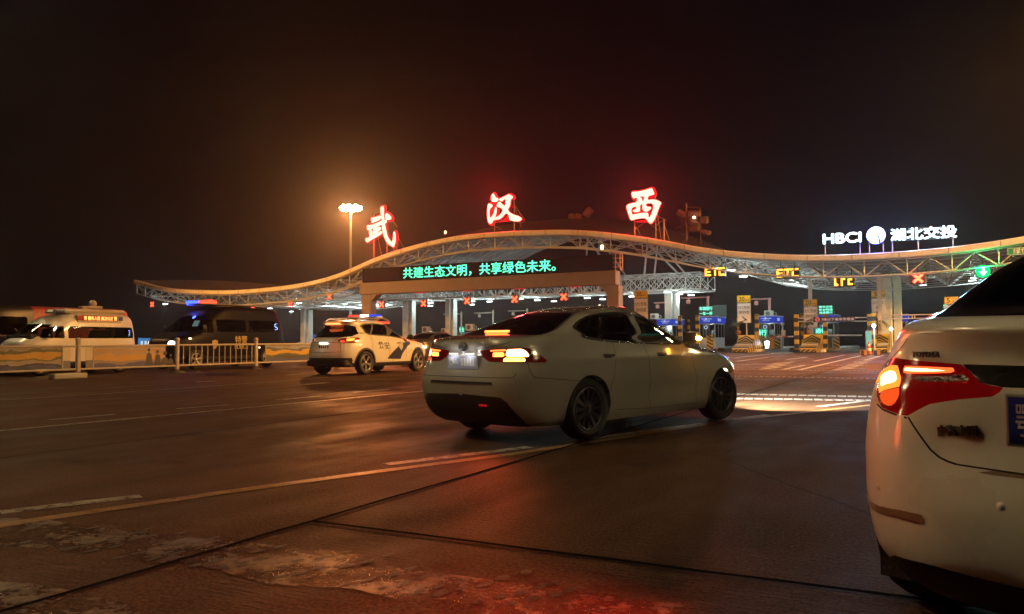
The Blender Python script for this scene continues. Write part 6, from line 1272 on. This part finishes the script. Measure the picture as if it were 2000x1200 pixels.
# ================================================================== VANS AND OTHER CARS
VAN = dict(
    z =[.28, .34, .45, .60, .75, .90, 1.02, 1.10, 1.16, 1.22, 1.35, 1.50, 1.62, 1.70, 1.80, 1.90, 1.97, 2.01, 2.03],
    yR=[-2.0, -2.05, -2.10, -2.12, -2.12, -2.12, -2.11, -2.10, -2.10, -2.09, -2.08, -2.06, -2.04, -2.02, -2.0, -1.95, -1.82, -1.4, -.3],
    yF=[1.80, 1.88, 1.93, 1.95, 1.95, 1.92, 1.86, 1.76, 1.66, 1.58, 1.44, 1.26, 1.10, .98, .78, .52, .25, 0, -.3],
    W =[.80, .83, .845, .85, .85, .85, .848, .845, .842, .838, .825, .81, .795, .785, .765, .73, .66, .45, 0],
    nR=[(.2, 6), (1.7, 6), (2.03, 3)], nF=[(.2, 4.5), (1.2, 4), (2.03, 3)], yc=[(.2, 0), (1.2, 0), (2.03, -.3)])
DVAN = dict(
    z =[.34, .42, .55, .75, .95, 1.10, 1.22, 1.30, 1.38, 1.46, 1.60, 1.80, 2.0, 2.15, 2.25, 2.33, 2.38, 2.41, 2.42],
    yR=[-2.85, -2.91, -2.95, -2.97, -2.97, -2.97, -2.96, -2.95, -2.93, -2.91, -2.88, -2.84, -2.70, -2.66, -2.62, -2.5, -2.2, -1.5, -.3],
    yF=[2.55, 2.68, 2.74, 2.76, 2.74, 2.68, 2.50, 2.28, 2.10, 1.98, 1.80, 1.55, 1.28, 1.06, .88, .68, .4, .1, -.3],
    W =[.92, .95, .97, .985, .99, .99, .985, .98, .975, .97, .955, .935, .91, .89, .87, .82, .7, .45, 0],
    nR=[(.2, 7), (2.2, 7), (2.42, 3)], nF=[(.2, 4.5), (1.4, 4), (2.42, 3)], yc=[(.2, 0), (1.3, 0), (2.42, -.3)])
def win_regions(B, wins, part, glassy=None):
    for k, (pl, sg) in enumerate(wins):
        d = poly_sd(pl, B.V[:, 1], B.V[:, 2]); B.split(np.where(B.V[:, 0]*sg > .35, d, 1), part='%s%d' % (part, k))
def make_van(spec, ab, name, label, cat, paint, wb, r, wins, wsz, head, front_seat=True):
    p = AB(*ab); hd = 180+math.degrees(TH); B = Body(spec, (p.x, p.y, hd), 240, 80); root = thing(name, (p.x, p.y, 0), label, cat, -math.radians(hd))
    for y in (wb/2, -wb/2): B.arch(y, r, r+.05)
    W_ = lambda z: float(B.f['W'](z)[0])
    allw = [(w, sg) for w in wins for sg in (1, -1)]; win_regions(B, allw, 'w')
    d = poly_sd([(k*W_(z), z) for k, z in ((.86, wsz[0]), (.84, (wsz[0]+wsz[1])/2), (.80, wsz[1]), (0, wsz[1]+.03), (-.80, wsz[1]), (-.84, (wsz[0]+wsz[1])/2), (-.86, wsz[0]), (0, wsz[0]-.03))], B.V[:, 0], B.V[:, 2]); B.split(np.where(B.V[:, 1] > .3, d, 1), part='windscreen')
    d = poly_sd([(.6, wsz[0]+.05), (.6, wsz[1]), (-.6, wsz[1]), (-.6, wsz[0]+.05)], B.V[:, 0], B.V[:, 2]); B.split(np.where(B.V[:, 1] < -1.5, d, 1), part='rear_window')
    hl = [B.szl(Vector(q)) for q in head]; B.region(hl, part='head')
    B.split(B.V[:, 2]-(spec['z'][0]+.14), mi=3)
    for y in (.55 if wb < 3 else .9, -.55 if wb < 3 else -.75): B.split(np.where(np.abs(B.V[:, 0]) > .5, np.maximum(np.abs(B.V[:, 1]-y)-.006, np.abs(B.V[:, 2]-1.1)-.7), 1), mi=1)
    B.split(np.where((np.abs(B.V[:, 0]) < .55) & (B.V[:, 1] > 1), np.abs(B.V[:, 2]-.80)-.09, 1), mi=1)
    finish_body(B, root, [paint, GAP, CHROME, BLACKP], zlin=1.0)
    for k in range(len(allw)): B.mesh(B.parts['w%d' % k], 'side_window', GLASSD, root)
    B.mesh(B.parts['windscreen'], 'windscreen', GLASSD, root); B.mesh(B.parts['rear_window'], 'rear_window', GLASSD, root)
    for sd in 'RL': B.mesh(B.parts['head|'+sd], 'headlight', emit(name+'_lamp_'+sd, (1, .82, .55), (2.5 if sd == 'L' else 9) if name == 'swat_van' else .25), root)
    wells(root, (wb/2, -wb/2), r+.05, W_(.6)-.03)
    for x in (W_(.6)-.09, -W_(.6)+.09):
        for y in (wb/2, -wb/2): wheel(root, x, y, r, .22, 5, SILVER, r*.66)
    MB().box((0, 0, spec['z'][0]+.06), (1.5, 3.9, .12)).build('underbody', BLACKP, root); seats(root, y0=.75, y1=-.9, z=.9)
    for sg in (1, -1): MB().sphere(((W_(1.2)+.12)*sg, wb/2-.25, wsz[0]+.1), .13, 6, sc=(.6, .5, 1.3)).box(((W_(1.2)+.02)*sg, wb/2-.25, wsz[0]), (.16, .05, .05)).build('wing_mirror', BLACKP, root)
    return B, root
VB, van = make_van(VAN, (-25.4, 16.45), 'police_van', 'white high-roofed police van behind the fence with a red-lit text sign', 'van', mat('white_van_paint', (.58, .56, .52), .35, var=.04, coat=.5), 2.74, .33,
    [[(1.36, 1.18), (1.12, 1.52), (.62, 1.55), (.62, 1.16)], [(.50, 1.16), (.50, 1.55), (-1.86, 1.53), (-1.93, 1.30), (-1.9, 1.16)]], (1.22, 1.60), ((-.8, 1.7, .78), (-.6, 1.9, .95), (-.45, 1.92, .9), (-.45, 1.92, .75), (-.7, 1.85, .72)))
bx_ = MB().box((-.69, -.62, 1.80), (.24, 1.62, .26), bev=.03).build('sign_box', mat('van_sign_box', (.5, .47, .42), .5), van)
M = Matrix.Translation((-.815, -.62, 1.82)) @ Matrix.Rotation(-math.pi/2, 4, 'Z') @ Matrix.Rotation(math.pi/2, 4, 'X'); MB().box((-.812, -.60, 1.82), (.01, 1.30, .17)).build('sign_field', emit('van_led_field', (1, .05, .01), .35, False), bx_)
q = MB(); add_text(q, '警 服务人民 执法公正 警', .1, M @ Matrix.Translation((0, 0, .01)), 0, .002, .003, fit=(1.18, .13)); q.build('message', emit('van_led', (1, .42, .10), 3.2, False), bx_)
MB().box((-.815, .12, 1.82), (.015, .16, .14), bev=.004).build('red_flasher', mat('flasher_red', (.3, .02, .02), .3), bx_); MB().box((-.815, -1.36, 1.82), (.015, .16, .14), bev=.004).build('blue_flasher', mat('flasher_blue', (.04, .06, .3), .3), bx_)
MB().box((0, -.65, 2.06), (1.15, 2.1, .12), bev=.05).box((0, .2, 2.03), (1.1, .5, .1), bev=.04).build('roof_box', mat('roof_box_cream', (.48, .43, .36), .5), van)
MB().box((-.2, -.75, 2.20), (.3, .55, .10), bev=.03).sphere((-.2, -.75, 2.32), .13, 8).box((-.2, -.45, 2.18), (.25, .3, .12), bev=.03).build('roof_camera', mat('roof_camera_grey', (.34, .29, .24), .5), van); MB().sphere((-.3, .62, 2.02), .06, 6).build('roof_horn', BLACKP, van)
MB().box((-.815, .98, 1.40), (.02, .30, .05), bev=.01, M=Matrix.Rotation(-.9, 4, 'X')).build('pillar_lamp', emit('pillar_lamp', (1, .9, .7), 8, False), van)
BLACKV = mat('black_van_paint', (.003, .0026, .0035), .45, var=.05, coat=.05, spec=.12)
DB, dvan = make_van(DVAN, (-25.3, 22.55), 'swat_van', 'black special-police van behind the bar fence with blue and red roof lights', 'van', BLACKV, 3.55, .37,
    [[(1.75, 1.38), (1.45, 1.86), (.98, 1.88), (.98, 1.36)], [(.82, 1.40), (.82, 1.88), (-.62, 1.87), (-.62, 1.40)], [(-.78, 1.40), (-.78, 1.87), (-2.5, 1.84), (-2.5, 1.40)]], (1.42, 2.0), ((-.9, 2.5, 1.0), (-.72, 2.7, 1.15), (-.55, 2.72, 1.1), (-.55, 2.74, .95), (-.8, 2.65, .9)))
lb = MB().box((0, .72, 2.44), (1.35, .36, .10), bev=.03).build('light_bar', BLACKP, dvan)
MB().box((.36, .76, 2.54), (.60, .36, .17), bev=.04).build('blue_beacon', emit('van_blue', (.025, .06, 1), 6), lb); MB().box((-.36, .76, 2.54), (.64, .36, .17), bev=.04).build('red_beacon', emit('van_red', (1, .03, .012), 6), lb)
lamp_light('beacon_light', 'POINT', (.36, 1.15, 2.56), 16, (.06, .10, 1), dvan, .1); lamp_light('beacon_light', 'POINT', (-.36, 1.15, 2.56), 14, (1, .05, .03), dvan, .1)
MB().box((-.5, 1.42, 1.72), (.28, .02, .24), M=Matrix.Rotation(.5, 4, 'X')).build('windscreen_card', emit('van_card', (.45, .75, .72), .45, False), dvan)
q = MB(); MT = Matrix.Rotation(-math.pi/2, 4, 'Z') @ Matrix.Rotation(math.pi/2, 4, 'X')
add_text(q, '特警', .1, Matrix.Translation((-.995, -.35, 1.10)) @ MT, 0, .001, .003, fit=(.62, .30)); add_text(q, 'POLICE', .1, Matrix.Translation((-1.0, -.35, .82)) @ MT, 0, .001, .003, fit=(.66, .17)); q.build('police_lettering', mat('gold_letter', (.55, .42, .12), .4), dvan)
M = Matrix.Translation((-.998, .95, .92)) @ MT; q = MB(); q.add([M @ Vector(v) for v in [(-.14, .14, 0), (0, .18, 0), (.14, .14, 0), (.13, -.04, 0), (0, -.18, 0), (-.13, -.04, 0)]], [(0, 5, 4, 3, 2, 1)]); q.build('shield_badge', mat('gold_badge', (.4, .30, .10), .4), dvan)
MB().box((-.99, 2.1, 1.15), (.03, .10, .06), bev=.01).build('side_marker', emit('marker_amber', (1, .7, .4), 5, False), dvan); MB().box((-.995, -1.3, .78), (.02, .09, .05), bev=.01).build('side_marker', emit('marker_amber', (1, .7, .4), 5, False), dvan)
MB().box((-.5, .2, 2.46), (.7, 2.6, .05), bev=.02).box((.5, -.6, 2.47), (.4, 1.2, .08), bev=.02).build('roof_rack', mat('van_roof_grey', (.2, .17, .15), .6), dvan)
def plain_car(name, label, cat, pose, paint, scale=1.0):
    B = Body(SED, pose, 200, 60); root = thing(name, (pose[0], pose[1], 0), label, cat, -math.radians(pose[2])); W_ = lambda z: float(B.f['W'](z)[0])
    for y in (1.35, -1.35): B.arch(y, .315, .345)
    side = [(-1.35, 1.07), (-1.2, 1.22), (-.7, 1.31), (-.2, 1.30), (.25, 1.17), (.5, 1.02), (.52, .98), (-.8, 1.0)]
    for sg, n_ in ((1, 'R'), (-1, 'L')): B.split(np.where(B.V[:, 0]*sg > .35, poly_sd(side, B.V[:, 1], B.V[:, 2]), 1), part='win'+n_)
    for n_, y_ in (('rear_window', -1), ('windscreen', 1)):
        d = poly_sd([(k*W_(z), z) for k, z in ((.82, 1.09), (.72, 1.33), (-.72, 1.33), (-.82, 1.09))], B.V[:, 0], B.V[:, 2]); B.split(np.where(B.V[:, 1]*y_ > .1, d, 1), part=n_)
    tl = [B.szl(Vector(q)) for q in ((.3, -2.25, .93), (.75, -2.2, .93), (.75, -2.2, .80), (.3, -2.25, .80))]; B.region(tl, part='tail'); hl = [B.szl(Vector(q)) for q in ((.84, 1.8, .72), (.6, 2.2, .70), (.5, 2.25, .60), (.8, 2.0, .62))]; B.region(hl, part='head')
    finish_body(B, root, [paint, GAP, CHROME, BLACKP], interior=False)
    for sd in 'RL': B.mesh(B.parts['win'+sd], 'side_window', GLASSD, root); B.mesh(B.parts['tail|'+sd], 'tail_lamp', emit('plain_tail_'+name, (1, .05, .03), 1.5), root); B.mesh(B.parts['head|'+sd], 'headlight', emit('plain_head_'+name, (1, .95, .85), 2.5), root)
    B.mesh(B.parts['rear_window'], 'rear_window', GLASSD, root); B.mesh(B.parts['windscreen'], 'windscreen', GLASSD, root); wells(root, (1.35, -1.35), .345)
    for x in (.775, -.775):
        for y in (1.35, -1.35): wheel(root, x, y, spokes=8)
    MB().box((0, 0, .24), (1.45, 3.9, .10)).build('underbody', BLACKP, root); return root
x, y = gnd(848, 703); plain_car('dark_car', 'dark car just beyond the police car, mostly hidden by the sedan boot', 'car', (-3.3, 36.0, 30), mat('dark_car_paint', (.03, .03, .035), .3, coat=.5))
p = AB(-25.4, 30.2); plain_car('red_car', 'red car half hidden behind the tail of the black van', 'car', (p.x, p.y, 208), mat('red_car_paint', (.30, .03, .025), .35, coat=.5))
p = AB(2.6, 128); plain_car('distant_car', 'distant dark car with bright lamps beyond the toll lanes', 'car', (p.x, p.y, 208), mat('dark_car_paint', (.03, .03, .035), .3))
TRK_ = dict(z=[.5, .6, 1.0, 1.5, 2.0, 2.2, 2.3, 2.34, 2.35], yR=[-2.9, -3.0, -3.0, -3.0, -3.0, -2.98, -2.9, -2.0, 0], yF=[2.7, 2.9, 3.0, 2.95, 2.8, 2.7, 2.5, 1.8, 0], W=[1.0, 1.05, 1.08, 1.08, 1.06, 1.03, .95, .7, 0], nR=[(.5, 8), (2.35, 5)], nF=[(.5, 6), (2.35, 4)], yc=[(.5, 0), (2.35, 0)])
p = AB(-29.6, 18.3); B = Body(TRK_, (p.x, p.y, 208), 200, 50); root = thing('red_van', (p.x, p.y, 0), 'dull red van with dark cab at the left edge, behind the white police van', 'van', -math.radians(208))
for y in (1.8, -1.8): B.arch(y, .4, .45)
win_regions(B, [([(2.6, 1.3), (2.4, 1.95), (1.3, 1.95), (1.3, 1.3)], -1), ([(2.6, 1.3), (2.4, 1.95), (1.3, 1.95), (1.3, 1.3)], 1)], 'w')
d = poly_sd([(.9, 1.3), (.85, 2.0), (-.85, 2.0), (-.9, 1.3)], B.V[:, 0], B.V[:, 2]); B.split(np.where(B.V[:, 1] > 1, d, 1), part='windscreen')
B.split(np.where(B.V[:, 1] > 1.1, B.V[:, 2]-5, 1), mi=1); finish_body(B, root, [mat('faded_red_paint', (.30, .05, .035), .5), mat('dark_cab_paint', (.03, .028, .03), .4)], interior=False)
for k in range(2): B.mesh(B.parts['w%d' % k], 'side_window', GLASSD, root)
B.mesh(B.parts['windscreen'], 'windscreen', GLASSD, root)
for x in (.95, -.95):
    for y in (1.8, -1.8): wheel(root, x, y, .4, .25, 5, SILVER, .25)
# ================================================================== NIGHT AIR
hz = MB().box((10, 60, 34), (420, 300, 72)).build('haze', None or [], None)
m, nt, o = _nt('night_haze'); v = nt.nodes.new('ShaderNodeVolumePrincipled'); v.inputs['Color'].default_value = (.9, .9, .9, 1); v.inputs['Density'].default_value = .0007; v.inputs['Anisotropy'].default_value = .85
nt.links.new(v.outputs[0], o.inputs['Volume']); hz.data.materials.clear(); hz.data.materials.append(m); hz['kind'] = 'stuff'
